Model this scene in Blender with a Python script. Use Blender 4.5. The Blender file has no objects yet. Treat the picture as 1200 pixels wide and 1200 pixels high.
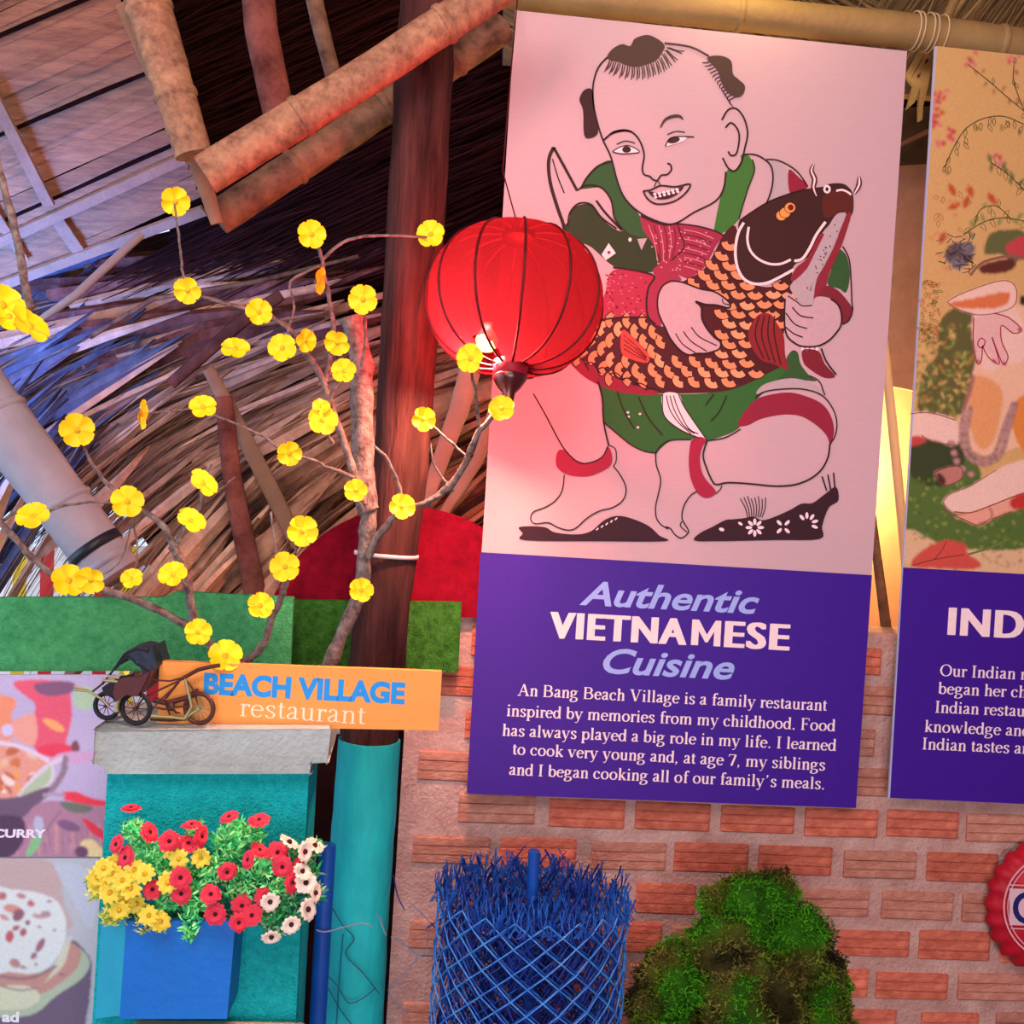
import bpy, bmesh, math, random
import numpy as np
from mathutils import Vector, Matrix, noise
from mathutils.geometry import tessellate_polygon
random.seed(11)
C = bpy.context.scene.collection
PI = math.pi

def lin(h):
    h = h.lstrip('#')
    v = [int(h[i:i+2], 16)/255 for i in (0, 2, 4)]
    return tuple(x/12.92 if x <= .04045 else ((x+.055)/1.055)**2.4 for x in v)

# ------------------------------------------------------------------ camera
CAM = Vector((0, 0, 1.6))
YAW, PITCH, ROLL, FPX = math.radians(4.99), math.radians(-.73), math.radians(3.6), 1200.0
_cy, _sy, _cp, _sp = math.cos(YAW), math.sin(YAW), math.cos(PITCH), math.sin(PITCH)
FWD = Vector((_sy*_cp, _cy*_cp, _sp))
_r = Vector((_cy, -_sy, 0)); _u = _r.cross(FWD)
RIGHT = _r*math.cos(ROLL) + _u*math.sin(ROLL)
UP = -_r*math.sin(ROLL) + _u*math.cos(ROLL)
cd = bpy.data.cameras.new('camera'); cam = bpy.data.objects.new('camera', cd); C.objects.link(cam)
cd.sensor_fit = 'HORIZONTAL'; cd.sensor_width = 36; cd.lens = 36*FPX/1200; cd.clip_start = .05; cd.clip_end = 60
M = Matrix((RIGHT, UP, -FWD)).transposed().to_4x4(); M.translation = CAM
cam.matrix_world = M
bpy.context.scene.camera = cam
def ray(px, py): return (FWD + RIGHT*((px-600)/FPX) - UP*((py-600)/FPX))
def P(px, py, Y):
    d = ray(px, py); return CAM + d*(Y/d.y)
def PX(Y): return Y/FPX               # metres per photo pixel at depth Y

# ------------------------------------------------------------------ world, exposure
sc = bpy.context.scene
sc.view_settings.view_transform = 'Standard'; sc.view_settings.look = 'None'
sc.view_settings.gamma = 1; sc.view_settings.use_curve_mapping = False
sc.view_settings.exposure = 0.0
w = bpy.data.worlds.new('sky'); sc.world = w; w.use_nodes = True
w.node_tree.nodes['Background'].inputs[0].default_value = (.55, .75, 1, 1)
w.node_tree.nodes['Background'].inputs[1].default_value = 1.7

# ------------------------------------------------------------------ lights
def light(kind, name, loc, energy, col, size=.1, target=None, size_y=None, spread=None):
    l = bpy.data.lights.new(name, kind); o = bpy.data.objects.new(name, l); C.objects.link(o)
    l.energy = energy; l.color = col; o.location = loc
    if kind == 'AREA':
        l.size = size
        if size_y: l.shape = 'RECTANGLE'; l.size_y = size_y
        if spread: l.spread = spread
    else: l.shadow_soft_size = size
    if target is not None:
        o.rotation_euler = (Vector(target)-Vector(loc)).to_track_quat('-Z', 'Y').to_euler()
    return o
light('AREA', 'daylight_left_opening', (-2.3, 1.7, 1.5), 20, (.50, .70, 1), 1.5, (0.0, 2.5, 1.6), 1.6)
light('AREA', 'blue_haze_fill', (-1.7, 2.35, 1.35), 26, (.10, .26, 1), .5, (-1.15, 3.0, 2.0), .5, 1.25)  # added blue lamp imitating the haze over the left thatch
light('AREA', 'warm_panel_fill', (-.5, .8, 2.95), 9, (1, .60, .50), .5, (-.7, 2.6, 2.5))  # added warm fill for the split-bamboo panel, no actual lamp there
light('AREA', 'overhead_fill', (-.35, -.3, 3.0), 60, (1, .74, .74), 1.6, (.2, 2.5, 1.35), 1.0)  # added soft fill above and behind the camera
light('AREA', 'front_fill', (.2, -2.0, 1.1), 80, (1, .84, .90), 2.2, (.0, 2.4, 1.0), 1.4)  # added low fill behind the camera, no window there
light('POINT', 'lamp_behind_banners', P(1000, 540, 3.38), 60, (1, .58, .20), .04)
light('POINT', 'lamp_above_rail', P(900, -90, 2.28), 3.2, (1, .72, .30), .04)
LANT = P(603, 352, 2.05)
light('POINT', 'lantern_bulb', LANT+Vector((-.055, -.03, -.09)), 150, (1, .40, .26), .03)
# ------------------------------------------------------------------ materials
MATS = {}
def mat(name, color, rough=.75, noise_amt=0.0, scale=20, bump=0.0, bscale=60, stretch=None, metal=0, rnd=0.0, spec=.3, color2=None, attr=None, sheen=0):
    if name in MATS: return MATS[name]
    m = bpy.data.materials.new(name); m.use_nodes = True; nt = m.node_tree; N = nt.nodes; L = nt.links
    b = N['Principled BSDF']; b.inputs['Roughness'].default_value = rough; b.inputs['Metallic'].default_value = metal
    b.inputs['Specular IOR Level'].default_value = spec
    c = lin(color); c4 = (*c, 1); b.inputs['Base Color'].default_value = c4
    tc = N.new('ShaderNodeTexCoord'); mp = N.new('ShaderNodeMapping'); L.new(tc.outputs['Object'], mp.inputs[0])
    if stretch: mp.inputs['Scale'].default_value = stretch
    src = None
    if attr:
        a = N.new('ShaderNodeAttribute'); a.attribute_name = attr; src = a.outputs['Color']
    if noise_amt or color2:
        n = N.new('ShaderNodeTexNoise'); n.inputs['Scale'].default_value = scale; n.inputs['Detail'].default_value = 6; n.inputs['Roughness'].default_value = .65
        L.new(mp.outputs[0], n.inputs['Vector'])
        r = N.new('ShaderNodeValToRGB'); r.color_ramp.elements[0].position = .33; r.color_ramp.elements[1].position = .68
        c2 = lin(color2) if color2 else tuple(x*(1-noise_amt) for x in c)
        r.color_ramp.elements[0].color = (*c2, 1); r.color_ramp.elements[1].color = c4
        L.new(n.outputs['Fac'], r.inputs[0])
        if src:
            mx = N.new('ShaderNodeMix'); mx.data_type = 'RGBA'; mx.blend_type = 'MULTIPLY'; mx.inputs[0].default_value = .6
            L.new(src, mx.inputs[6]); L.new(r.outputs[0], mx.inputs[7]); src = mx.outputs[2]
        else: src = r.outputs[0]
    if rnd:
        oi = N.new('ShaderNodeObjectInfo'); mr = N.new('ShaderNodeMapRange'); mr.inputs[3].default_value = 1-rnd; mr.inputs[4].default_value = 1+rnd
        L.new(oi.outputs['Random'], mr.inputs[0])
        hs = N.new('ShaderNodeHueSaturation')
        if src: L.new(src, hs.inputs['Color'])
        else: hs.inputs['Color'].default_value = c4
        L.new(mr.outputs[0], hs.inputs['Value']); src = hs.outputs[0]
    if src: L.new(src, b.inputs['Base Color'])
    if bump:
        n2 = N.new('ShaderNodeTexNoise'); n2.inputs['Scale'].default_value = bscale; n2.inputs['Detail'].default_value = 5
        L.new(mp.outputs[0], n2.inputs['Vector'])
        bp = N.new('ShaderNodeBump'); bp.inputs['Strength'].default_value = bump; bp.inputs['Distance'].default_value = .01
        L.new(n2.outputs['Fac'], bp.inputs['Height']); L.new(bp.outputs[0], b.inputs['Normal'])
    MATS[name] = m; return m
def flat(h, rough=.6): return mat('print_'+h.strip('#'), h, rough, .10, 90)

# ------------------------------------------------------------------ objects
def tag(o, label=None, cat=None, group=None, kind=None):
    if label: o['label'] = label
    if cat: o['category'] = cat
    if group: o['group'] = group
    if kind: o['kind'] = kind
    return o
def empty(name, loc, label=None, cat=None, group=None, kind=None):
    o = bpy.data.objects.new(name, None); C.objects.link(o); o.location = loc; o.empty_display_size = .05
    o['_w'] = list(loc); del o['_w']
    return tag(o, label, cat, group, kind)
def wpos(o):
    p = Vector(o.location); q = o.parent
    while q: p = p + Vector(q.location); q = q.parent
    return p
class MB:
    def __init__(s): s.v = []; s.f = []; s.m = []; s.mats = []; s.smooth = []; s.col = {}
    def mi(s, m):
        if m is None: return 0
        if m not in s.mats: s.mats.append(m)
        return s.mats.index(m)
    def add(s, vs, fs, m=None, sm=False):
        b = len(s.v); s.v += [tuple(v) for v in vs]; k = s.mi(m)
        for f in fs: s.f.append(tuple(i+b for i in f)); s.m.append(k); s.smooth.append(sm)
        return b
    def box(s, c, sx, sy, sz, X=None, Yv=None, Z=None, m=None):
        X = X or Vector((1, 0, 0)); Yv = Yv or Vector((0, 1, 0)); Z = Z or Vector((0, 0, 1)); c = Vector(c)
        vs = [c + X*(sx*a/2) + Yv*(sy*b_/2) + Z*(sz*d/2) for a in (-1, 1) for b_ in (-1, 1) for d in (-1, 1)]
        s.add(vs, [(0, 1, 3, 2), (4, 6, 7, 5), (0, 4, 5, 1), (2, 3, 7, 6), (0, 2, 6, 4), (1, 5, 7, 3)], m)
    def quadslab(s, q, t, m=None):
        """q: 4 points (front face), pushed back by vector t"""
        q = [Vector(p) for p in q]; b = [p + t for p in q]
        s.add(q+b, [(0, 1, 2, 3), (7, 6, 5, 4), (0, 4, 5, 1), (1, 5, 6, 2), (2, 6, 7, 3), (3, 7, 4, 0)], m)
    def prism(s, pts, t, m=None):
        pts = [Vector(p) for p in pts]; n = len(pts)
        tri = tessellate_polygon([pts])
        fs = [tuple(f) for f in tri] + [tuple(n+i for i in reversed(f)) for f in tri] + [(i, (i+1) % n, n+(i+1) % n, n+i) for i in range(n)]
        s.add(pts+[p+t for p in pts], fs, m)
    def tube(s, pts, r, n=8, m=None, cap=True, sm=True, flatten=1.0, jit=0):
        pts = [Vector(p) for p in pts]; k = len(pts)
        if not hasattr(r, '__len__'): r = [r]*k
        vs = []; a = None
        for i, p in enumerate(pts):
            t = (pts[min(i+1, k-1)] - pts[max(i-1, 0)])
            if t.length < 1e-9: t = Vector((0, 0, 1))
            t.normalize()
            if a is None:
                a = Vector((0, 1, 0)) if abs(t.y) < .9 else Vector((1, 0, 0))
            a = (a - t*a.dot(t)).normalized(); b = t.cross(a)
            for j in range(n):
                an = 2*PI*j/n; rr = r[i]*(1+jit*(random.random()-.5))
                vs.append(p + a*(math.cos(an)*rr*flatten) + b*(math.sin(an)*rr))
        fs = [(i*n+j, i*n+(j+1) % n, (i+1)*n+(j+1) % n, (i+1)*n+j) for i in range(k-1) for j in range(n)]
        s.add(vs, fs, m, sm)
        if cap:
            s.add(vs[:n], [tuple(range(n-1, -1, -1))], m); s.add(vs[-n:], [tuple(range(n))], m)
    def lathe(s, c, prof, n=24, m=None, axis=None, X=None, Y=None, sm=True):
        c = Vector(c); Z = axis or Vector((0, 0, 1)); X = X or Vector((1, 0, 0)); Y = Y or Z.cross(X)
        vs = [c + X*(r*math.cos(2*PI*j/n)) + Y*(r*math.sin(2*PI*j/n)) + Z*z for r, z in prof for j in range(n)]
        k = len(prof)
        s.add(vs, [(i*n+j, i*n+(j+1) % n, (i+1)*n+(j+1) % n, (i+1)*n+j) for i in range(k-1) for j in range(n)], m, sm)
    def build(s, name, m=None, parent=None, label=None, kind=None, colors=None, origin=None):
        me = bpy.data.meshes.new(name)
        if parent is not None: o0 = wpos(parent)
        else:
            if origin is None:
                A = np.array(s.v); o0 = Vector(((A[:, 0].min()+A[:, 0].max())/2, (A[:, 1].min()+A[:, 1].max())/2, A[:, 2].min()))
            else: o0 = Vector(origin)
        me.from_pydata([tuple(Vector(v)-o0) for v in s.v], [], s.f)
        ms = s.mats or [m]
        for x in ms: me.materials.append(x)
        me.polygons.foreach_set('material_index', s.m); me.polygons.foreach_set('use_smooth', s.smooth)
        if colors is not None:
            ca = me.color_attributes.new('tint', 'FLOAT_COLOR', 'POINT')
            ca.data.foreach_set('color', np.array(colors, dtype=np.float32).ravel())
        me.update()
        o = bpy.data.objects.new(name, me); C.objects.link(o)
        if parent is not None: o.parent = parent
        else: o.location = o0
        return tag(o, label, kind=kind)

def smooth(pts, closed=False, sub=5):
    """Catmull-Rom through 2-D points"""
    n = len(pts); out = []
    rng = range(n) if closed else range(n-1)
    for i in rng:
        g = (lambda k: pts[k % n]) if closed else (lambda k: pts[max(0, min(n-1, k))])
        p0, p1, p2, p3 = g(i-1), g(i), g(i+1), g(i+2)
        for j in range(sub):
            t = j/sub
            out.append(tuple(.5*((2*p1[d]) + (-p0[d]+p2[d])*t + (2*p0[d]-5*p1[d]+4*p2[d]-p3[d])*t*t + (-p0[d]+3*p1[d]-3*p2[d]+p3[d])*t**3) for d in range(len(p1))))
    if not closed: out.append(tuple(pts[-1]))
    return out
def crop(x0, y0, k): return lambda *pts: [(x0+pts[i]/k, y0+pts[i+1]/k) for i in range(0, len(pts), 2)]

class Art:
    """flat printing on the plane y = Y, traced in photo pixels"""
    def __init__(s, Y, step=.00012): s.mb = MB(); s.Y = Y; s.n = 1; s.step = step
    def layer(s): s.n += 1
    def pt(s, p): return P(p[0], p[1], s.Y - s.n*s.step)
    def fill(s, pts, col, sm=True, sub=4):
        xs_ = [p[0] for p in pts]; ys_ = [p[1] for p in pts]
        if max(xs_)-min(xs_)+max(ys_)-min(ys_) > 14: s.n += .3
        if sm: pts = smooth(pts, True, sub)
        tri = tessellate_polygon([[Vector((p[0], p[1], 0)) for p in pts]])
        s.mb.add([s.pt(p) for p in pts], [tuple(t) for t in tri], flat(col) if isinstance(col, str) else col)
    def line(s, pts, w, col, sm=True, taper=False, sub=4, closed=False):
        if closed: pts = list(pts)+[pts[0]]
        if sm and len(pts) > 2: pts = smooth(pts, False, sub)
        k = len(pts); vs = []
        for i, p in enumerate(pts):
            q0, q1 = pts[max(i-1, 0)], pts[min(i+1, k-1)]
            dx, dy = q1[0]-q0[0], q1[1]-q0[1]; L = math.hypot(dx, dy) or 1
            ww = w(dx/L, dy/L) if callable(w) else w
            if taper: ww *= math.sin(PI*(.12+.76*i/(k-1)))
            nx, ny = -dy/L*ww/2, dx/L*ww/2
            vs += [s.pt((p[0]+nx, p[1]+ny)), s.pt((p[0]-nx, p[1]-ny))]
        s.mb.add(vs, [(2*i, 2*i+1, 2*i+3, 2*i+2) for i in range(k-1)], flat(col) if isinstance(col, str) else col)
    def blob(s, x, y, rx, ry, col, a=0, n=14):
        ca, sa = math.cos(a), math.sin(a)
        s.fill([(x+rx*math.cos(t)*ca-ry*math.sin(t)*sa, y+rx*math.cos(t)*sa+ry*math.sin(t)*ca) for t in [2*PI*i/n for i in range(n)]], col, False)
    def build(s, name, parent, label=None): return s.mb.build(name, parent=parent, label=label)

# ------------------------------------------------------------------ lettering
def text_mesh(txt, offset=0.0, shear=0.0, space=1.0):
    cu = bpy.data.curves.new('lettering', 'FONT'); cu.body = txt; cu.offset = offset; cu.shear = shear; cu.fill_mode = 'FRONT'
    cu.space_character = space; cu.resolution_u = 4
    o = bpy.data.objects.new('lettering', cu); C.objects.link(o)
    dg = bpy.context.evaluated_depsgraph_get(); dg.update()
    me = bpy.data.meshes.new_from_object(o.evaluated_get(dg))
    vs = [tuple(v.co) for v in me.vertices]; fs = [tuple(p.vertices) for p in me.polygons]
    bpy.data.objects.remove(o); bpy.data.curves.remove(cu); bpy.data.meshes.remove(me)
    return vs, fs
def text_px(art, txt, x0, y0, x1, y1, cap, col, offset=0.0, shear=0.0, lean=(.063, -1), capref=None, space=1.0, bold=0):
    if bold:
        for i in range(5):
            art.n += .12; d = bold*(i/4-.5)
            text_px(art, txt, x0+bold/2+d, y0, x1-bold/2+d, y1, cap, col, offset, shear, lean, capref, space)
        return
    """baseline from photo pixel (x0,y0) to (x1,y1), capital height cap px"""
    vs, fs = text_mesh(txt, offset, shear, space)
    xs = [v[0] for v in vs]; a, b = min(xs), max(xs)
    if capref is None:
        r, _ = text_mesh('E', offset); capref = max(v[1] for v in r)
    out = []
    for v in vs:
        t = (v[0]-a)/(b-a); h = v[1]/capref*cap
        out.append(art.pt((x0+(x1-x0)*t+lean[0]*h, y0+(y1-y0)*t+lean[1]*h)))
    art.mb.add(out, fs, flat(col))

def arc(cx, cy, rx, ry, a0, a1, n=12): return [(cx+rx*math.cos(math.radians(a0+(a1-a0)*i/n)), cy+ry*math.sin(math.radians(a0+(a1-a0)*i/n))) for i in range(n+1)]
def sf(x0, x1, y): return ('s', [(x0, y), (x1, y)])
def st(x, y0, y1): return ('t', [(x, y0), (x, y1)])
def cv(*p): return ('c', [(p[i], p[i+1]) for i in range(0, len(p), 2)])
def el(cx, cy, rx, ry): return ('e', arc(cx, cy, rx, ry, 0, 360, 18))
def ar(cx, cy, rx, ry, a0, a1): return ('e', arc(cx, cy, rx, ry, a0, a1, 12))
def dot(x, y): return ('d', (x, y))
def th(*p): return ('h', [(p[i], p[i+1]) for i in range(0, len(p), 2)])     # thin
def tk(*p): return ('k', [(p[i], p[i+1]) for i in range(0, len(p), 2)])     # thick
G = {
 'a': (44, [cv(9,35, 14,43, 23,44, 30,37, 30,10, 34,3, 41,5), cv(30,27, 14,20, 7,11, 12,3, 21,3, 30,11)]),
 'b': (50, [st(11,68,2), sf(3,11,66), el(27,22,16,21)]), 'c': (44, [ar(24,22,17,21,45,320), dot(35,35)]),
 'd': (50, [el(22,22,16,21), st(38,68,2), sf(30,38,66), sf(38,47,1.5)]), 'e': (44, [ar(23,22,17,21,5,322), th(7,25,39,25)]),
 'f': (33, [cv(36,62, 28,68, 19,62, 17,50, 17,2), sf(6,31,43), sf(8,28,1.5)]),
 'g': (50, [el(21,31,13,13), cv(13,19, 8,12, 14,6, 34,4, 42,-4, 38,-14, 22,-20, 8,-17, 6,-10, 14,-1), th(31,40,46,41)]),
 'h': (50, [st(13,68,2), sf(4,13,66), cv(13,33, 22,42, 32,43, 38,33, 38,2), sf(4,22,1.5), sf(29,47,1.5)]),
 'i': (28, [st(14,44,2), sf(5,14,42), sf(5,24,1.5), dot(14,61)]),
 'k': (50, [st(13,68,2), sf(4,13,66), th(38,42,15,20), tk(21,26,42,2), sf(4,22,1.5), sf(33,50,1.5), sf(28,46,42)]),
 'l': (28, [st(14,68,2), sf(5,14,66), sf(5,24,1.5)]),
 'm': (78, [st(13,44,2), sf(4,13,42), cv(13,33, 22,42, 31,43, 38,34, 38,2), cv(38,33, 47,42, 57,43, 64,34, 64,2), sf(4,22,1.5), sf(30,46,1.5), sf(56,73,1.5)]),
 'n': (50, [st(13,44,2), sf(4,13,42), cv(13,33, 22,42, 32,43, 38,33, 38,2), sf(4,22,1.5), sf(29,47,1.5)]),
 'o': (50, [el(25,22,18,21)]), 'p': (50, [st(12,44,-20), sf(3,12,42), sf(3,22,-20), el(28,22,16,21)]),
 'r': (33, [st(12,44,2), sf(3,12,42), cv(12,31, 19,41, 28,42), dot(29,39), sf(3,22,1.5)]),
 's': (39, [cv(32,35, 27,43, 17,44, 9,37, 13,28, 26,20, 32,12, 26,2, 14,1, 6,9)]),
 't': (28, [cv(13,56, 13,10, 18,2, 26,5), sf(3,26,43)]),
 'u': (50, [cv(12,44, 12,12, 18,2, 28,2, 37,11), st(37,44,2), sf(3,12,42), sf(28,37,42), sf(37,46,1.5)]),
 'v': (50, [tk(8,43,25,1), th(25,1,42,43), sf(1,19,43), sf(33,49,43)]),
 'w': (72, [tk(8,43,23,1), th(23,1,36,43), tk(34,43,49,1), th(49,1,64,43), sf(1,18,43), sf(56,71,43)]),
 'y': (50, [tk(8,43,25,1), th(42,43,23,-8,14,-19,6,-17), sf(1,19,43), sf(33,49,43)]),
 'A': (72, [th(12,2,36,66), tk(36,66,60,2), th(20,24,52,24), sf(2,22,1.5), sf(48,71,1.5)]),
 'B': (67, [st(15,66,2), th(6,65,34,65), th(15,35,36,35), th(6,1.5,38,1.5), ar(34,50,17,15,-90,90), ar(36,18,21,17,-90,90)]),
 'F': (56, [st(15,66,2), th(5,65,50,65), th(15,34,38,34), sf(5,27,1.5), th(50,65,50,52), th(38,41,38,27)]),
 'I': (33, [st(16,66,2), sf(5,28,65), sf(5,28,1.5)]), 'V': (72, [tk(13,66,37,1), th(37,1,60,66), sf(2,25,65), sf(49,71,65)]),
 'O': (72, [el(36,33,29,32)]), '7': (50, [th(6,63,43,63), tk(43,63,20,0), th(6,63,4,52)]), ',': (25, [dot(11,3), th(13,3,8,-11)]),
 '.': (25, [dot(12,3)]), '’': (33, [dot(16,61), th(18,61,12,49)]), ' ': (25, [])}
def serif_px(art, txt, x0, y0, x1, y1, em, col, lean=(.063, -1), thin=3.4, thick=7.5):
    adv = sum(G[c][0] for c in txt); nb0 = art.n
    k = em/100
    if x1 is None: x1 = x0+adv*k; y1 = y0+y1*(x1-x0)
    L = x1-x0; cx = 0
    for c in txt:
        a, strokes = G[c]
        def q(p):
            t = (cx+p[0])/adv; h = p[1]*k
            return (x0+(x1-x0)*t+lean[0]*h, y0+(y1-y0)*t+lean[1]*h)
        nib = lambda dx, dy: k*(thin+thick*abs(dy)**1.3)
        for si, (kind, pp) in enumerate(strokes):
            art.n = nb0+(si % 5)*.35
            if kind == 'd': x, y = q(pp); art.blob(x, y, 5.4*k, 5.4*k, col, n=8)
            else:
                pts = [q(p) for p in pp]
                if kind in ('s', 'h'): art.line(pts, k*(thin+.6), col, sm=(len(pts) > 2))
                elif kind == 'k': art.line(pts, k*(thin+thick), col, sm=False)
                elif kind == 't': art.line(pts, k*(thin+thick), col, sm=False)
                elif kind == 'e': art.line(pts, nib, col, sm=False)
                else: art.line(pts, nib, col, sm=True, sub=3)
        cx += a

class Raster:
    """a soft printed photograph or watercolour: a fine grid of coloured vertices on a flat sheet"""
    def __init__(s, x0, y0, x1, y1, base, k=1.0):
        s.x0, s.y0, s.k = x0, y0, k; s.w = int((x1-x0)*k)+2; s.h = int((y1-y0)*k)+2; s.n = 0
        s.a = np.zeros((s.h, s.w, 3)); s.a[:] = lin(base)
        s.X, s.Yy = np.meshgrid(np.arange(s.w)/k+x0, np.arange(s.h)/k+y0)
    def fill(s, pts, col, sm=True, sub=4, alpha=1.0):
        if sm: pts = smooth(pts, True, sub)
        m = np.zeros((s.h, s.w), bool); j = len(pts)-1
        for i in range(len(pts)):
            a, b = pts[i], pts[j]; j = i
            if a[1] == b[1]: continue
            m ^= ((a[1] > s.Yy) != (b[1] > s.Yy)) & (s.X < (b[0]-a[0])*(s.Yy-a[1])/(b[1]-a[1])+a[0])
        s.a[m] = s.a[m]*(1-alpha)+np.array(lin(col))*alpha
    def blob(s, x, y, rx, ry, col, a=0, n=14, alpha=1.0):
        ca, sa = math.cos(a), math.sin(a); dx, dy = s.X-x, s.Yy-y
        m = ((dx*ca+dy*sa)/max(rx, .6))**2+((-dx*sa+dy*ca)/max(ry, .6))**2 < 1
        s.a[m] = s.a[m]*(1-alpha)+np.array(lin(col))*alpha
    def line(s, pts, w, col, sm=True, taper=False, sub=4, closed=False, alpha=1.0):
        if closed: pts = list(pts)+[pts[0]]
        if sm and len(pts) > 2: pts = smooth(pts, False, sub)
        m = np.zeros((s.h, s.w), bool)
        for (ax, ay), (bx, by) in zip(pts[:-1], pts[1:]):
            L2 = (bx-ax)**2+(by-ay)**2 or 1e-9
            t = np.clip(((s.X-ax)*(bx-ax)+(s.Yy-ay)*(by-ay))/L2, 0, 1)
            m |= (s.X-ax-t*(bx-ax))**2+(s.Yy-ay-t*(by-ay))**2 < (w/2)**2
        s.a[m] = s.a[m]*(1-alpha)+np.array(lin(col))*alpha
    def blur(s, r):
        for _ in range(2):
            for ax in (0, 1):
                acc = np.zeros_like(s.a)
                for d in range(-r, r+1):
                    i = np.clip(np.arange(s.a.shape[ax])+d, 0, s.a.shape[ax]-1); acc += np.take(s.a, i, ax)
                s.a = acc/(2*r+1)
    def build(s, name, parent, Y, quad, grain=.06, label=None):
        """quad TL TR BR BL in photo pixels"""
        (ax, ay), (bx, by), (cx, cy), (dx, dy) = quad
        nx = max(2, int(max(bx-ax, cx-dx)*s.k)); ny = max(2, int(max(dy-ay, cy-by)*s.k))
        u, v = np.meshgrid(np.linspace(0, 1, nx+1), np.linspace(0, 1, ny+1))
        px = (ax*(1-u)+bx*u)*(1-v)+(dx*(1-u)+cx*u)*v; py = (ay*(1-u)+by*u)*(1-v)+(dy*(1-u)+cy*u)*v
        ix = np.clip(np.round((px-s.x0)*s.k).astype(int), 0, s.w-1); iy = np.clip(np.round((py-s.y0)*s.k).astype(int), 0, s.h-1)
        rg = np.random.RandomState(1); col = s.a[iy, ix]*(1+grain*rg.randn(*px.shape)[..., None])
        F = np.array(FWD); Rr = np.array(RIGHT); U = np.array(UP)
        d = F+Rr*((px-600)/FPX)[..., None]-U*((py-600)/FPX)[..., None]; pos = np.array(CAM)+d*(Y/d[..., 1])[..., None]
        o0 = np.array(wpos(parent)); co = (pos-o0).reshape(-1, 3)
        I = np.arange((nx+1)*(ny+1)).reshape(ny+1, nx+1)
        q = np.stack([I[:-1, :-1], I[1:, :-1], I[1:, 1:], I[:-1, 1:]], -1).reshape(-1, 4)
        me = bpy.data.meshes.new(name); me.vertices.add(len(co)); me.vertices.foreach_set('co', co.ravel()); me.loops.add(q.size); me.loops.foreach_set('vertex_index', q.ravel().astype(np.int32))
        me.polygons.add(len(q)); me.polygons.foreach_set('loop_start', np.arange(0, q.size, 4, dtype=np.int32)); me.polygons.foreach_set('loop_total', np.full(len(q), 4, dtype=np.int32))
        ca = me.color_attributes.new('tint', 'FLOAT_COLOR', 'POINT'); c4 = np.ones((len(co), 4), np.float32); c4[:, :3] = np.clip(col.reshape(-1, 3), 0, 1); ca.data.foreach_set('color', c4.ravel())
        me.update(); me.validate(); me.materials.append(mat('printed_paper', '#ffffff', .55, attr='tint'))
        o = bpy.data.objects.new(name, me); C.objects.link(o); o.parent = parent
        return tag(o, label)
# ------------------------------------------------------------------ room shell
M_floor = mat('grey_cement', '#8a8078', .8, .3, 6, .2)
M_dark = mat('unlit_dark_thatch', '#1e0c0b', .95, .6, 9, .6, 40, (1, 1, 5), spec=.05)  # darkness of the unlit roof void put into the thatch colour
M_plaster = mat('peach_plaster', '#c99a80', .9, .15, 8, .15, spec=.1)
M_room = mat('room_plaster', '#9a7f78', .9, .1, 8)
mb = MB(); mb.box((0, 1.4, -.05), 7, 8, .1); o = mb.build('floor', M_floor); tag(o, kind='structure')
mb = MB(); mb.box((0, 1.4, 3.75), 7, 8, .08); tag(mb.build('ceiling', M_room), kind='structure')
mb = MB(); mb.box((2.6, .6, 1.85), .1, 6.2, 3.7); tag(mb.build('wall_right', M_room), kind='structure')
mb = MB(); mb.box((0, -2.5, 1.85), 7, .1, 3.7); tag(mb.build('wall_rear', M_room), kind='structure')
mb = MB(); mb.box((1.45, 3.62, 1.5), 2.25, .06, 3.0); tag(mb.build('wall_far', M_plaster), kind='structure')

mb = MB(); mb.box((-2.75, -.2, 2.75), .1, 4.8, 2.0); tag(mb.build('light_block_left', M_room), kind='structure')  # unseen upper wall added to keep sky light off the bamboo panel
# brick wall, every brick its own piece
BY = 2.45
M_mortar = mat('pink_grey_mortar', '#ccaea4', .95, .35, 12, .7, 120, spec=.05, color2='#b08880')
M_brick = mat('ribbed_clay_brick', '#dd846a', .9, .4, 22, .5, 90, (1, 1, 2), rnd=.22, spec=.05, color2='#b05c4c')
M_brick2 = mat('mortar_smeared_brick', '#c89884', .95, .4, 18, .6, 90, (1, 1, 2), rnd=.15, spec=.05, color2='#ac6e5e')
M_groove = mat('brick_rib_shadow_clay', '#7a3c32', .95, spec=.02)
ztop = P(1040, 743, BY).z
xl, xr = P(468, 950, BY).x, P(1400, 950, BY).x
wall = empty('wall_back', ((xl+xr)/2, BY+.08, 0), kind='structure')
mb = MB(); mb.box(((xl+xr)/2, BY+.09, ztop/2), xr-xl, .16, ztop)
mb.build('mortar', M_mortar, wall)
zr = P(735, 1004, BY).z; xr0 = P(693, 1004, BY).x
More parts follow.
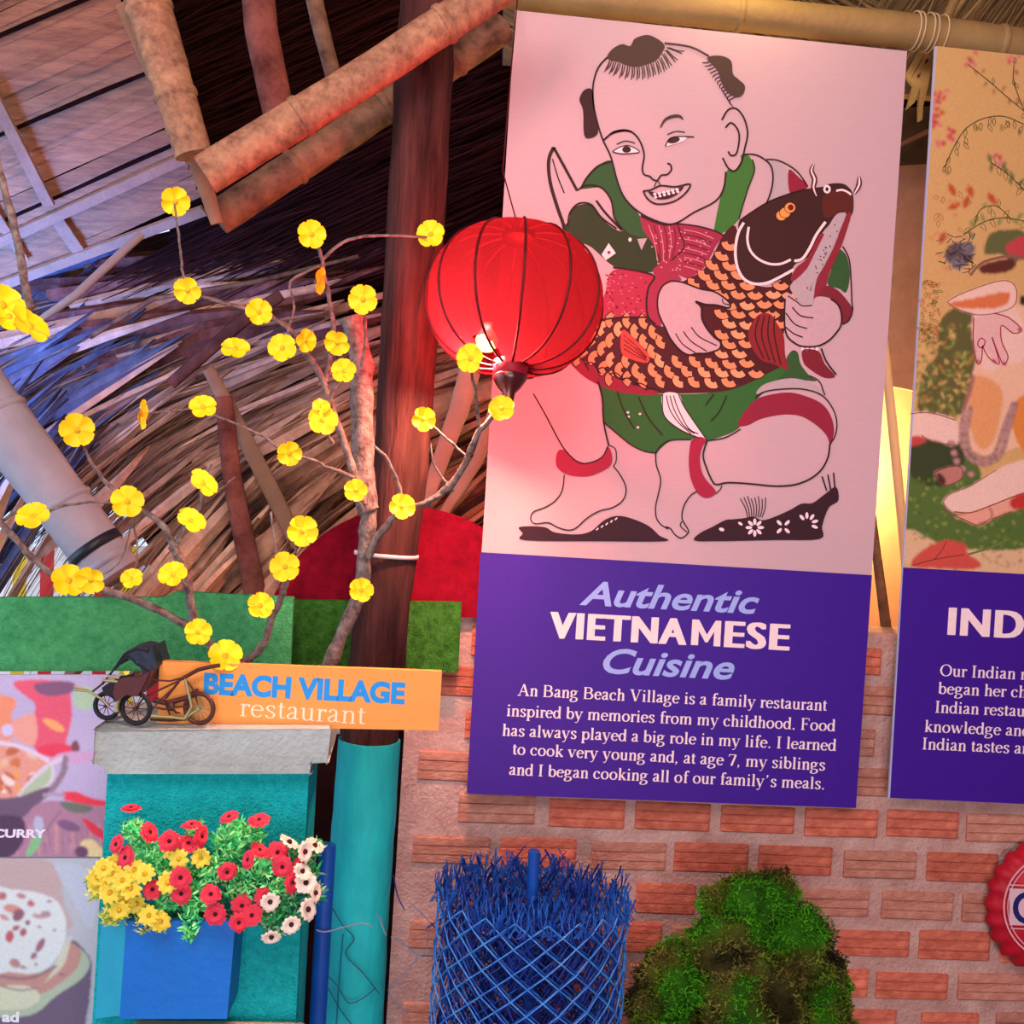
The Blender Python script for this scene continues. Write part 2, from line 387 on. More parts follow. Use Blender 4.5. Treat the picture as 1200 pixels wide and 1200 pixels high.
def brick_mesh(Lb, H, seed):
    """ribbed hollow clay brick: front face with two narrow grooves, worn corners"""
    rr = random.Random(seed); g = .004
    prof = [(0, -H/2), (-.006, -H/2+.004)]
    for z in (-H/6, H/6): prof += [(-.006, z-g/2), (-.0015, z), (-.006, z+g/2)]
    prof += [(-.006, H/2-.004), (0, H/2), (.03, H/2), (.03, -H/2)]
    n = len(prof); vs = []
    for x in (-Lb/2, -Lb/2+.006, Lb/2-.006, Lb/2):
        e = .003 if abs(x) >= Lb/2-1e-6 else 0
        for y, z in prof: vs.append((x, max(y, -.006)+e+(rr.random()-.5)*.0015, z+(rr.random()-.5)*.0015))
    fs = [(k*n+i, k*n+(i+1) % n, (k+1)*n+(i+1) % n, (k+1)*n+i) for k in range(3) for i in range(n)]
    fs += [tuple(range(n)), tuple(3*n+i for i in reversed(range(n)))]
    me = bpy.data.meshes.new('brick'); me.from_pydata(vs, [], fs); return me
MESH = []
for s in range(6):
    me = brick_mesh(.187, .071, s); me.materials.append(M_brick if s % 3 else M_brick2); MESH.append(me)
rb = random.Random(5)
w0 = wpos(wall)
for r in range(-8, 8):
    z = zr + r*.1015
    if z > ztop-.03 or z < .05: continue
    for k in range(-9, 12):
        x = xr0 + .089 + k*.2135 + (0 if r % 2 == 0 else .1067) + (rb.random()-.5)*.012
        if x-.094 < xl or x+.09 > P(1330, 950, BY).x: continue
        # out of sight behind the tall banners or under the frame
        o = bpy.data.objects.new('brick', MESH[rb.randrange(6)]); C.objects.link(o); o.parent = wall
        o.location = Vector((x, BY+.009+(rb.random()-.5)*.004, z+(rb.random()-.5)*.005))-w0
        o.scale = (1 if rb.random() < .8 else .8, 1, .93+.14*rb.random()); o.rotation_euler = (0, (rb.random()-.5)*.02, 0)

# dark gap board behind the post
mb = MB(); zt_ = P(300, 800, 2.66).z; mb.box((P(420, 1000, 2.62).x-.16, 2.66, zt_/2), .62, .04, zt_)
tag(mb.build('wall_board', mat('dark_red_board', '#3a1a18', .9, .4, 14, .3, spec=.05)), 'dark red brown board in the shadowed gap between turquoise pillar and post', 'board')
# ------------------------------------------------------------------ hanging banners
INK = '#2e0a10'; PAPER = '#c6aab0'; GREEN = '#2f5a2c'; DGREEN = '#2c3a18'; CRIM = '#8e1c38'; BROWNB = '#3a1a18'; ORA = '#e59566'; PURP = '#3a0a92'; LBLUE = '#9db4f5'; CREAM = '#f7e3e6'; GREYW = '#b7a9ae'
Yb = 2.40
M_vinyl = mat('pale_lilac_vinyl', PAPER, .55, .06, 30, .05, 200, (1, 1, 8))
M_purple = mat('purple_vinyl', PURP, .5, .12, 40)
M_edge = mat('pale_banner_edge', '#a9b6d8', .5)
def slab_px(q, Y, t, m):
    mb = MB(); mb.quadslab([P(x, y, Y) for x, y in q], Vector((0, t, 0)), m); return mb
b1 = empty('vietnamese_banner', P(776, 939, Yb), 'tall banner of a boy hugging a carp above the words Authentic Vietnamese Cuisine', 'banner', 'cuisine banners on the brick wall')
slab_px([(604, 12), (1063, 60), (1003, 947), (547, 930)], Yb, .006, M_vinyl).build('banner_sheet', M_vinyl, b1)
slab_px([(563, 647), (1022, 674), (1003, 947), (547, 930)], Yb-.0005, .0004, M_purple).build('purple_field', M_purple, b1)
# --- the folk print
A = Art(Yb); c5 = crop(640, 30, 4.615); c1 = crop(660, 240, 6); c2 = crop(840, 180, 6); c3 = crop(840, 360, 6); c4 = crop(660, 420, 6); c6 = crop(780, 500, 5.4545)
q1 = crop(600, 0, 4); q3 = crop(600, 300, 4); q5 = crop(600, 500, 4)
A.fill(q1(195,690, 250,790, 305,890, 350,870, 420,880, 465,940, 480,1020, 520,1078, 470,1065, 400,1000, 370,960, 310,955, 270,1000, 262,1060, 245,1040, 215,970, 180,850, 170,750), PAPER)
A.fill(q1(465,755, 400,780, 345,840, 325,885, 420,880, 460,930, 490,1040, 540,1100, 600,1160, 680,1200, 640,1120, 600,1020, 540,950, 490,850), GREEN)
A.fill(c1(40,110, 60,30, 120,0, 200,0, 260,80, 330,150, 400,185, 430,170, 470,100, 540,80, 560,170, 600,230, 660,320, 685,390, 640,470, 500,460, 350,430, 200,300, 100,260, 10,240, 0,160), DGREEN)
A.fill(c1(380,-20, 470,0, 540,80, 560,170, 600,230, 540,225, 450,190, 400,90), GREEN)
A.fill(c2(170,10, 230,20, 265,110, 240,200, 170,400, 150,470, 60,550, 0,560, -20,540, 20,330, 60,200, 75,115, 130,125, 170,60), '#3d7a30')
A.fill(c2(360,45, 470,80, 510,200, 520,290, 370,340, 400,200), GREYW)
A.fill(c2(505,115, 580,170, 640,235, 520,290), CRIM)
A.fill(c2(850,680, 900,700, 925,760, 935,870, 910,975, 860,950, 780,920, 800,830), GREEN)
A.fill(c4(245,160, 330,200, 500,240, 700,250, 1000,245, 1200,200, 1400,100, 1500,60, 1560,50, 1580,100, 1400,250, 1280,380, 1250,470, 1200,515, 1100,555, 1020,575, 990,555, 900,570, 800,575, 740,590, 680,640, 650,665, 580,655, 480,610, 380,530, 300,470, 285,430, 270,260), '#2e6a2a')
A.fill(c3(490,360, 530,305, 570,320, 590,400, 650,480, 700,520, 560,510, 420,520, 480,450), GREEN)
A.layer()
A.fill(c3(280,610, 320,550, 420,515, 520,500, 620,515, 710,560, 750,620, 700,600, 560,575, 400,585), GREYW)
A.fill(c3(150,835, 170,770, 230,690, 290,640, 400,610, 520,600, 640,630, 740,680, 800,760, 825,860, 810,950, 795,965, 770,900, 700,830, 600,770, 500,755, 400,765, 300,790, 220,830), CRIM)
A.fill(c1(545,75, 620,110, 720,140, 800,130, 950,150, 1060,180, 1130,215, 1080,280, 1000,430, 930,490, 880,520, 800,490, 740,480, 660,500, 630,460, 680,400, 660,320, 600,230, 560,170), '#9c2a48')
A.fill(c1(320,500, 370,455, 480,460, 640,500, 600,580, 585,700, 600,790, 520,790, 400,790, 250,810, 270,690, 300,600), '#a82a48')
# fish body, then scales
body = [(668,420),(690,398),(705,376),(730,373),(757,372),(780,382),(785,340),(800,330),(822,318),(835,300),(848,275),(862,265),(868,300),(880,330),(905,336),(925,322),(930,345),(922,375),(916,405),(920,425),(895,440),(870,452),(845,459),(800,461),(760,460),(720,452),(690,437)]
A.fill(body, '#4a0f16', True)
A.fill([(664,418),(690,425),(730,447),(771,459),(760,463),(720,458),(685,442)], CRIM)
A.layer()
def inside(p, poly):
    r = False; j = len(poly)-1
    for i in range(len(poly)):
        a, b = poly[i], poly[j]
        if (a[1] > p[1]) != (b[1] > p[1]) and p[0] < (b[0]-a[0])*(p[1]-a[1])/(b[1]-a[1])+a[0]: r = not r
        j = i
    return r
rs = random.Random(3)
hole = [(764,330),(800,325),(850,355),(845,372),(845,420),(790,420)]
fin = c3(310,45, 380,50, 420,110, 470,200, 480,330, 500,440, 400,400, 310,370, 240,270, 220,180, 260,90)
fin2 = c1(415,880, 500,940, 600,1050, 590,1110, 490,1090, 410,1040)
row = 0; yy = 272
while yy < 462:
    xx = 672 + (9 if row % 2 else 0)
    while xx < 930:
        c = (xx+rs.uniform(-1.2, 1.2), yy+rs.uniform(-1, 1))
        t = min(1, max(0, (c[0]-700)/190))                   # scales turn from facing right to facing up along the body
        a = math.radians(200-105*t)
        if inside(c, body) and not inside(c, hole) and not inside(c, fin) and not inside(c, fin2) and inside((c[0], c[1]+7), body):
            pts = [(c[0]+7.2*math.cos(a+u), c[1]+6.8*math.sin(a+u)) for u in [(-1.3+2.6*i/6) for i in range(7)]]
            A.line(pts, 9.6, INK, False)
            A.n += .5; A.line([(c[0]+7.1*math.cos(a+u), c[1]+6.7*math.sin(a+u)) for u in [(-1.2+2.4*i/6) for i in range(7)]], 7.2, ORA if rs.random() < .7 else '#f0a678', False); A.n -= .5
        xx += 19.5
    yy += 11.5; row += 1
A.layer()
A.fill(fin, '#8a2026'); A.fill(fin2, '#c2443c')
for k in range(4):
    A.line(c3(300+k*35,60, 270+k*45,200, 330+k*40,360+k*15), 1.6, INK)
    A.line(c1(425,920+k*30, 500,980+k*25, 585,1070+k*8), 1, INK)
A.fill(c3(605,300, 715,310, 760,400, 830,480, 800,500, 740,490, 660,440, 610,390), '#7a1c2c')
for k in range(4): A.line(c3(600+k*34,272, 605+k*34,305), 3.4, CREAM, False)
head = c2(160,470, 260,400, 370,335, 500,285, 620,250, 760,230, 790,212, 880,210, 930,240, 958,290, 960,400, 930,450, 900,420, 840,430, 790,500, 740,560, 680,680, 620,745, 540,790, 520,900, 450,890, 400,905, 300,920, 200,890, 150,800, 125,700, 150,560)
A.fill(head, BROWNB)
A.fill(c2(760,290, 860,250, 940,280, 955,390, 900,420, 840,430, 760,450, 740,360), '#5a2018')
A.layer()
A.fill(c2(720,570, 765,590, 690,720, 640,800, 550,890, 520,880, 560,800, 640,730), '#8a2436')
A.fill(c2(905,440, 945,430, 880,640, 800,820, 770,930, 760,990, 700,1015, 680,1010, 705,880, 750,800, 830,640), '#8a2436')
A.fill(c2(765,930, 850,960, 930,1050, 955,1100, 940,1160, 885,1200, 870,1130, 840,1060, 760,1015, 700,1010), '#7a2030')
A.layer()
A.fill(c2(890,415, 905,440, 830,620, 740,810, 700,880, 680,1020, 670,1070, 600,1060, 560,1010, 515,930, 620,830, 690,700, 750,580, 830,440), GREYW)
for i in range(26):
    t = rs.random(); A.blob(*c2(860-230*t+rs.uniform(-25, 25), 480+500*t)[0], .9, .9, '#5a4450', n=6)
A.line(c2(190,485, 150,560, 130,680, 145,800, 190,880, 260,915, 350,910, 440,870, 540,815), 3.2, CREAM)
A.line(c2(225,515, 215,600, 235,680, 290,740, 370,775, 450,775, 520,745), 2.8, CREAM)
A.line(c2(765,480, 700,570, 650,670, 600,740, 545,755), 3.2, CREAM)
A.line(c2(840,262, 880,255, 920,270, 945,290), 2.4, CREAM)
A.blob(*c2(775,250)[0], 4.4, 5, CREAM)
for i, (u, v) in enumerate([(455, 435), (480, 415), (515, 380)]): A.blob(*c2(u, v)[0], 7, 6.6, INK); A.n += .3; A.blob(*c2(u, v)[0], 6.2, 5.8, '#f0a050'); A.n += .3
A.layer(); A.blob(*c2(775,250)[0], 1.8, 2.4, INK); A.blob(*c2(520,378)[0], 3.4, 3.6, '#6a1818')
for w_, cc in ((6.5, '#5a1a20'), (2.2, CREAM)):
    A.line(c2(682,75, 665,120, 688,180, 680,240, 702,300), w_, cc, taper=True); A.line(c2(1000,160, 1000,220, 965,285), w_, cc, taper=True); A.n += .3
# cuffs and hands
A.fill(c1(640,500, 720,475, 800,490, 830,530, 760,530, 700,570, 670,650, 665,740, 690,840, 640,840, 600,790, 585,680), '#9c2a48')
for k in range(6): A.line(c1(600+k*36,140+k*2, 640+k*30,260, 665+k*20,400-k*6), .9, '#6a1428' if k % 2 else '#e08a98')
for k in range(9): A.line(c1(850,175+k*32, 950,195+k*33, 1060-k*12,240+k*28), 1.0, '#6a1428' if k % 2 else '#e08a98')
for k in range(70):
    x, y = rs.uniform(300, 590), rs.uniform(480, 780); A.blob(*c1(x, y)[0], 1.4, .9, '#e06a80' if k % 3 else '#6a1428', n=6)
for k in range(60):
    x, y = rs.uniform(620, 1050), rs.uniform(170, 460)
    if x+y*.6 < 1220 and x-y*.4 > 500: A.blob(*c1(x, y)[0], 1.3, .9, '#e59aa8', n=6)
A.layer()
hand = c1(760,535, 840,545, 960,590, 1060,610, 1140,660, 1175,700, 1160,725, 1080,705, 1000,700, 930,680, 970,720, 975,800, 1010,870, 1060,930, 1105,965, 1100,1010, 1060,1030, 1000,1045, 940,1045, 880,1055, 820,1020, 760,950, 720,870, 670,760, 665,650, 700,570)
A.fill(hand, PAPER)
hand2 = c3(480,-60, 475,60, 480,150, 500,210, 545,250, 600,275, 700,275, 780,240, 840,180, 875,120, 875,40, 850,-20, 800,-60, 740,-75, 690,-65, 670,-10, 600,-20, 530,-80, 500,-100)
A.fill(hand2, PAPER)
A.fill(c4(700,250, 810,250, 850,340, 930,460, 1000,565, 940,550, 840,510, 740,440, 700,370), CREAM)
A.fill(c6(170,85, 225,65, 260,90, 235,130, 220,200, 230,280, 260,340, 320,410, 300,445, 250,455, 200,420, 160,330, 148,230, 155,130), '#a01c40')
A.fill(q3(205,960, 215,915, 245,910, 290,950, 350,970, 420,945, 450,895, 470,940, 460,985, 400,1020, 340,1035, 260,1025, 215,995), '#a01c40')
A.fill(q5(35,470, 150,470, 200,495, 300,505, 370,490, 430,440, 490,418, 560,430, 640,465, 690,510, 718,537, 400,537, 60,532, 50,500), '#33101f')
A.fill(c6(185,728, 220,680, 300,640, 380,598, 430,592, 500,585, 560,575, 620,598, 700,575, 800,530, 870,492, 940,488, 1020,430, 1090,385, 1105,470, 1050,510, 1020,570, 1000,640, 985,718, 700,725, 350,732), '#33101f')
A.layer()
for cx, cy, n, r, a0, a1 in ((570, 645, 8, 38, 0, 360), (752, 640, 4, 36, 45, 405), (905, 620, 5, 52, -130, 60)):
    for i in range(n):
        a = math.radians(a0+(a1-a0)*i/n); A.blob(*c6(cx+r*math.cos(a), cy+r*math.sin(a))[0], 3.9, 1.9, CREAM, a)
A.blob(*c6(358,657)[0], 3.2, 2, CREAM, .3); A.blob(*c6(478,620)[0], 3, 1.6, CREAM, .6)
for i in range(8): A.line(c6(478+i*23,460-(i % 3)*8, 510+i*18,520, 525+i*13,580), 1.1, INK)
for i in range(3): A.line(c6(1000+i*37,318-i*12, 1030+i*27,410), 1.8, INK, False)
for i in range(5): A.line(q5(395+i*22,485-i*12, 405+i*22,475-i*12), 1.5, CREAM, False)
# face
LW = 2.0
hair = [c5(330,165, 360,125, 410,100, 455,110, 480,70, 545,50, 600,70, 640,105, 630,140, 590,190, 500,220, 450,218, 400,198, 345,185),
        c5(870,175, 940,162, 1000,190, 1010,260, 1040,290, 1075,325, 1065,370, 1030,388, 980,360, 950,310, 925,240),
        c5(250,350, 205,350, 180,400, 200,460, 205,590, 240,608, 282,575, 262,480)]
for i, h in enumerate(hair): A.fill(h, '#4a3830' if i < 2 else '#38181c')
top = [(345,185),(365,195),(390,200),(415,205),(440,215),(465,218),(490,220),(515,212),(540,208),(565,200),(590,188),(610,172),(625,150),(640,130),(650,118)]
bot = [(315,250),(340,262),(362,272),(395,285),(425,290),(460,293),(490,296),(522,292),(552,288),(580,276),(610,265),(640,250),(668,228),(700,198),(735,150)]
for a, b in zip(top, bot):
    A.line(c5(*a, (a[0]+b[0])/2+4, (a[1]+b[1])/2, *b), 1.9, '#4a3830', taper=True)
    A.line(c5(a[0]+12, a[1], (a[0]+b[0])/2+15, (a[1]+b[1])/2, b[0]+12, b[1]-12), 1.2, '#4a3830')
for i in range(13):
    t = i/12; A.line(c5(890+t*150, 190+190*t, 870+t*120, 200+t*205, 843+t*170, 200+t*240), 1.6, '#4a3038', taper=True)
faceL = c5(640,95, 560,100, 480,110, 400,135, 330,172, 290,215, 265,270, 252,350, 262,460, 300,600, 350,710, 385,840, 430,940, 520,1020, 640,1070, 710,1065, 800,1010, 915,950, 960,880, 972,790)
A.line(faceL[4:], LW, INK)
A.line(c5(640,95, 780,115, 880,165), 2.4, '#4a3038')
A.line(c5(950,510, 985,455, 1030,450, 1070,500, 1090,580, 1075,660, 1055,740, 1020,785, 985,770, 955,715), LW, INK)
A.line(c5(970,552, 1000,525, 1035,560, 1045,610, 1030,690, 1000,702, 985,680), 2, INK)
A.line(c5(310,620, 360,580, 420,568, 470,580, 510,630, 530,700, 520,770, 530,805, 560,815, 575,830, 600,838, 622,810, 655,805, 677,780, 672,752, 655,745), LW, INK)
A.line(c5(318,612, 360,580, 420,566, 465,574), 3, '#3c1418', taper=True)
A.line(c5(618,550, 645,508, 690,490, 725,492, 740,508), 3.8, '#4a3038', taper=True)
for pts in (c5(380,642, 430,624, 480,635), c5(655,590, 700,572, 752,577)): A.line(pts, 1.2, INK)
e1 = c5(358,682, 400,657, 450,650, 505,682, 450,692, 400,692); e2 = c5(645,650, 668,612, 715,600, 755,600, 752,618, 710,635)
A.n += .3; A.fill(e1, CREAM); A.fill(e2, CREAM); A.n += .3
A.blob(*c5(435,670)[0], 5.2, 4, '#33161a'); A.blob(*c5(690,620)[0], 7.5, 3.6, '#3f2226', -.25)
A.line(e1+[e1[0]], 1.3, INK); A.line(c5(645,652, 668,612, 715,600, 800,602), 1.5, INK)
m0 = c5(525,895, 560,890, 590,878, 610,868, 640,866, 700,872, 780,858, 745,915, 680,955, 600,965, 550,938)
mi = c5(550,895, 600,905, 650,900, 700,885, 745,870, 705,915, 650,938, 590,935)
A.fill(mi, '#3c1018'); A.line(m0, LW, INK, closed=True); A.n += .3
for i in range(6):
    x, y = 588+i*24, 912-i*5; A.blob(*c5(x, y)[0], 2.2, 1.9, CREAM, n=6); A.blob(*c5(x+4, y+16-i)[0], 2, 1.6, CREAM, n=6)
A.line(c5(600,838, 583,872), 1.2, INK, False); A.line(c5(603,838, 622,866), 1.2, INK, False)
# contour lines of body, fish and legs
L = lambda pts, w=LW, **k: A.line(pts, w, INK, **k)
L(q1(195,690, 172,750, 178,850, 212,970, 240,1050, 250,1110), 4.0); L(q1(195,690, 250,790, 305,893), 3.2); L(q1(305,893, 350,868, 420,880, 465,940, 480,1020, 520,1078)); L(q1(325,885, 345,840, 400,780, 465,755)); L(q1(190,745, 215,830, 245,905), 1.4); L(q1(262,1060, 270,1000, 310,955, 370,958, 420,1020, 490,1072)); L(q1(395,940, 440,1000, 515,1078), 2.6)
L(hand, closed=True); L(hand2[:13]); L(c1(790,905, 840,980, 930,1040), 1.3); L(c1(845,890, 900,960, 1010,1030), 1.3); L(c1(900,860, 960,930, 1080,990), 1.3); L(c1(1120,660, 1125,690, 1170,705), 1.2)
L(c1(250,810, 400,792, 520,790, 600,790)); L(c1(350,440, 500,460, 640,500, 600,580, 585,700, 600,790, 650,840)); L(c1(800,125, 830,220, 850,300, 760,390), 1.3); L(c1(545,75, 620,110, 720,140, 800,130)); L(c1(800,130, 950,150, 1060,180, 1130,215), 1.4)
L(c3(530,0, 590,60, 680,75), 1.5); L(c3(485,40, 550,120, 635,150), 1.5); L(c3(485,140, 540,185, 605,212), 1.5)
L(c2(180,5, 280,10, 370,70, 395,150, 385,250, 350,350), 1.8); L(c2(350,40, 440,50, 560,120, 640,230), 1.6); L(c2(250,40, 265,120, 215,260, 155,460), 1.4); L(c2(160,470, 260,400, 370,335, 500,285, 620,250), 1.3)
L(c2(885,650, 930,740, 945,900, 950,1040, 955,1100, 930,1170, 885,1200), 1.6); L(c2(500,1000, 560,1040, 600,1070, 670,1068), 1.3)
L(c3(270,640, 320,600, 430,578, 600,575, 740,620, 820,720, 845,820, 830,910, 795,960), 1.5); L(c3(650,480, 720,520, 750,590, 760,620), 1.4); L(c3(735,290, 770,380, 840,475), 2)
L(c6(265,90, 240,180, 260,260, 300,350, 330,370, 400,358, 540,365, 700,380, 830,370, 930,330, 1000,270, 1040,190, 1050,110)); L(c6(200,415, 160,440, 120,500, 105,560, 110,600, 145,660, 140,685, 100,712, 60,690, 30,650, 0,640), 1.5); L(c6(105,605, 95,635, 138,675), 1.3); L(c6(320,430, 350,400, 360,375), 1.2); L(c6(265,90, 380,70, 480,15), 1.5)
L(c4(650,665, 655,750, 685,850, 670,950, 650,1040, 655,1120, 690,1170, 740,1200), 1.5); L(c4(650,665, 690,610, 760,575, 900,570), 1.5); L(c4(245,160, 275,280, 285,450, 320,610)); L(c4(285,450, 380,530, 480,610, 580,655, 660,665), 1.5)
L(q3(100,645, 160,750, 235,890, 300,960, 350,972, 420,945, 450,890), 1.6); L(q3(450,885, 485,905, 488,960, 475,985), 1.3)
L(q5(245,225, 235,300, 200,350, 150,380, 100,400, 88,435, 110,455, 170,450, 210,470, 260,485, 300,475, 350,430, 410,395, 470,380, 520,345, 535,290, 510,230, 475,185), 1.5)
for k in range(3): L(c4(725+k*25,260, 750+k*30,360, 810+k*35,450+k*20, 900+k*25,530), 1.2)
L(c4(700,250, 700,370, 740,440, 840,510, 960,560), 1.2); L(c4(810,250, 850,340, 930,460, 1010,575), 1.2); L(c4(380,230, 420,350, 500,495), 1.4); L(c4(530,270, 600,420, 700,540), 1.4); L(c4(1060,250, 1000,330), 1.4); L(c4(1150,260, 1100,370, 1040,440), 1.4)
for x, y in ((455, 380), (460, 410), (540, 390), (525, 485)): A.blob(*c4(x, y)[0], 1.8, 1.5, CREAM, n=6)
A.fill(c1(270,350, 320,270, 370,340, 300,390), CREAM, False); A.fill(c1(520,240, 590,235, 550,320), GREYW, False); A.blob(*c1(470,245)[0], 2, 2.4, CREAM); A.n += .3; A.blob(*c1(322,335)[0], 2, 2, CRIM)
for k in range(7): L([(672+k*14, 421+k*6), (680+k*14, 419+k*6), (690+k*14, 434+k*4)], 1.4)
A.build('folk_print', b1, 'woodblock style picture of a laughing boy holding a carp')
# --- headings
T = Art(Yb-.0006)
text_px(T, 'Authentic', 679, 708, 889, 719, 27.5, LBLUE, .022, .28)
text_px(T, 'VIETNA', 643, 747, 804.5, 755.5, 30, CREAM, .008, space=1.12, bold=4.2)
text_px(T, 'ESE', 848, 757.8, 925, 762, 30, CREAM, .008, space=1.12, bold=4.2)
T.n += .4
T.fill([(x+.063*h, y-h) for x, y, h in ((809.5,755.8,0),(818,756.2,0),(818,756.2,17),(826,756.6,4),(829,756.8,4),(836,757.2,17),(836,757.2,0),(844,757.6,0),(843.5,757.6,30),(837,757.2,30),(827.6,756.7,13),(817.4,756.2,30),(809.5,755.8,30))], CREAM, False)
text_px(T, 'Cuisine', 706, 788, 860, 796, 28.5, LBLUE, .022, .28)
T.build('heading_lettering', b1)
T = Art(Yb-.0006)
for s, x0, y0, x1, y1 in (('An Bang Beach Village is a family restaurant', 606, 815, 969, 833), ('inspired by memories from my childhood. Food', 593, 839, 979, 857),
        ('has always played a big role in my life. I learned', 588, 862, 980, 880), ('to cook very young and, at age 7, my siblings', 600, 884, 967, 903), ('and I began cooking all of our family’s meals.', 596, 908, 967, 925)):
    serif_px(T, s, x0, y0, x1, y1, 20.5, CREAM)
T.build('paragraph_lettering', b1)

# --- second banner
b2 = empty('indian_banner', P(1240, 945, Yb), 'banner at right edge with a painted white calf above the word INDIAN cut off', 'banner', 'cuisine banners on the brick wall')
M_ochre = mat('ochre_print', '#c9a468', .55, .25, 7, color2='#d8a878')
slab_px([(1096, 54), (1560, 103), (1500, 956), (1041, 935)], Yb, .006, M_edge).build('banner_sheet', M_edge, b2)
slab_px([(1098, 54), (1560, 103), (1517, 690), (1059, 665)], Yb-.0005, .0004, M_ochre).build('picture_field', M_ochre, b2)
slab_px([(1058.5, 665), (1517, 690), (1500, 956), (1043, 935)], Yb-.0005, .0004, M_purple).build('purple_field', M_purple, b2)
A = Art(Yb-.0012); RS = Raster(1035, 45, 1220, 690, '#c9a468'); VA = A; k4 = crop(900, 300, 4); u1 = crop(1060, 50, 4.286); u2 = crop(1060, 420, 4.286)
CR = '#e3c2b2'; rs = random.Random(8)
def leaf(A, x, y, l, w_, a, col, outline=None):
    pts = [(-l, 0), (-l*.3, w_), (l*.4, w_*.8), (l, 0), (l*.4, -w_*.8), (-l*.3, -w_)]
    ca, sa = math.cos(a), math.sin(a); q = [(x+p*ca-r*sa, y+p*sa+r*ca) for p, r in pts]
    if outline: A.line(q, .7, outline, False, closed=True)
    else: RS.fill(q, col, False)
# ground, shrub
RS.fill([(1060,655),(1060,520),(1080,500),(1110,505),(1145,540),(1160,590),(1230,600),(1230,640),(1120,650)], '#4d6a2c')
RS.fill([(1061,520),(1085,500),(1120,515),(1130,545),(1105,570),(1070,560)], '#33401f')
RS.fill([(1062,663),(1062,620),(1110,640),(1180,645),(1230,640),(1230,672)], '#d2b088')
RS.fill([(1078,488),(1080,440),(1098,415),(1100,380),(1120,360),(1142,370),(1143,420),(1132,475),(1118,487)], '#5c5a30')

for i in range(230):
    x, y = rs.uniform(1070, 1140), rs.uniform(380, 490); leaf(A, x, y, rs.uniform(3, 6), 1.3, rs.uniform(0, 3), rs.choice(['#8a9a4a', '#4b5a22', '#c9b068', '#a5803c', '#6f7c35']))
for i in range(150):
    x, y = rs.uniform(1062, 1225), rs.uniform(560, 642); RS.blob(x, y, 2.2, 1.3, rs.choice(['#6f8a34', '#3f5a24', '#8fa14a', '#5d6a35']), rs.uniform(0, 3), 6)
for i in range(60): RS.blob(rs.uniform(1068, 1225), rs.uniform(645, 668), 2, .8, '#8a7048', rs.uniform(0, 3), 6)
for i in range(50):
    x, y = rs.uniform(1078, 1102), rs.uniform(330, 400); leaf(A, x, y, 4, 1.3, rs.uniform(0, 3), None, rs.choice(['#b5562c', '#6d6a30', '#96703a']))
# twigs and leaves above
def sprig(pts, col, n, side, lc, l=5):
    A.line(pts, 1.2, col); s = smooth(pts, False, 6)
    for i in range(n):
        p = s[int((i+.5)/n*(len(s)-1))]; a = rs.uniform(.6, 2.2)*(1 if (i % 2 or side) else -1); d = rs.uniform(4, 14) if side else 5
        leaf(A, p[0]+d*math.cos(a), p[1]+d*math.sin(a), l, l*.38, a, lc, col if rs.random() < .5 else None)
sprig(u1(200,630, 250,520, 310,430, 400,380, 500,370, 600,410, 700,450), '#4d4a20', 24, True, '#7c7a3c')
sprig(u1(320,110, 420,190, 500,260, 620,360), '#5a4a28', 10, False, '#94603c', 4)
sprig(u1(550,110, 550,200, 600,340), '#5a4a28', 7, False, '#94603c', 4)
sprig(u1(430,600, 520,660, 600,740, 660,800), '#4d5a2c', 18, False, '#5d6a35', 6)
sprig(u1(300,960, 400,900, 500,880, 620,900), '#5a5a28', 12, False, '#7c8a44', 6)
sprig(u1(350,920, 380,840, 460,820, 540,890), '#5a5a28', 6, False, '#7c8a44', 5)
for x, y, a in ((240, 740, 1.1), (330, 745, 1.2), (310, 800, 1.9), (250, 820, 2.7), (190, 980, 2), (440, 785, 1)): leaf(A, *u1(x, y)[0], 9, 4, a, '#b5502c')
for x, y, r in ((330, 75, 9), (180, 290, 12), (170, 330, 10), (155, 390, 8), (230, 460, 7), (560, 60, 12), (470, 590, 6), (180, 510, 6)):
    for j in range(7): RS.blob(u1(x, y)[0][0]+rs.uniform(-r, r)*.7, u1(x, y)[0][1]+rs.uniform(-r, r), 3.2, 2.4, rs.choice(['#c2505c', '#b8483c', '#cc7a78']), rs.uniform(0, 3), 7)
for i in range(22): leaf(A, *u1(rs.uniform(120, 330), rs.uniform(700, 1150))[0], rs.uniform(3, 5), 2, rs.uniform(0, 3), '#c98a50', None if i % 2 else '#a5703c')

# feathered head-dress
for i in range(46):
    a = rs.uniform(0, 6.28); x, y = rs.uniform(1105, 1140), rs.uniform(278, 318); A.line([(x, y), (x+9*math.cos(a), y+9*math.sin(a)*.8)], 1.1, rs.choice(['#4b4248', '#6b6264', '#2f2a30']), False)
RS.blob(1124, 298, 17, 14, '#574c50')
for x, y in ((1135, 291), (1122, 309)):
    for r, c in ((8, '#8a8088'), (6, '#4a4248'), (3.6, '#9a9098'), (1.8, '#2a2428')): RS.blob(x, y, r, r*.9, c)
RS.fill(u1(430,960, 520,940, 600,950, 640,1040, 560,1100, 480,1060, 400,1060), '#5d6238'); RS.fill(u1(520,1010, 640,960, 760,1000, 760,1100, 600,1090, 520,1060), '#b84048')
RS.fill(u1(380,1120, 520,1085, 560,1110, 520,1150, 400,1160), '#5a2a20'); A.line(u1(330,1170, 400,1100, 560,1070, 640,1110), 3, '#8a5c50')
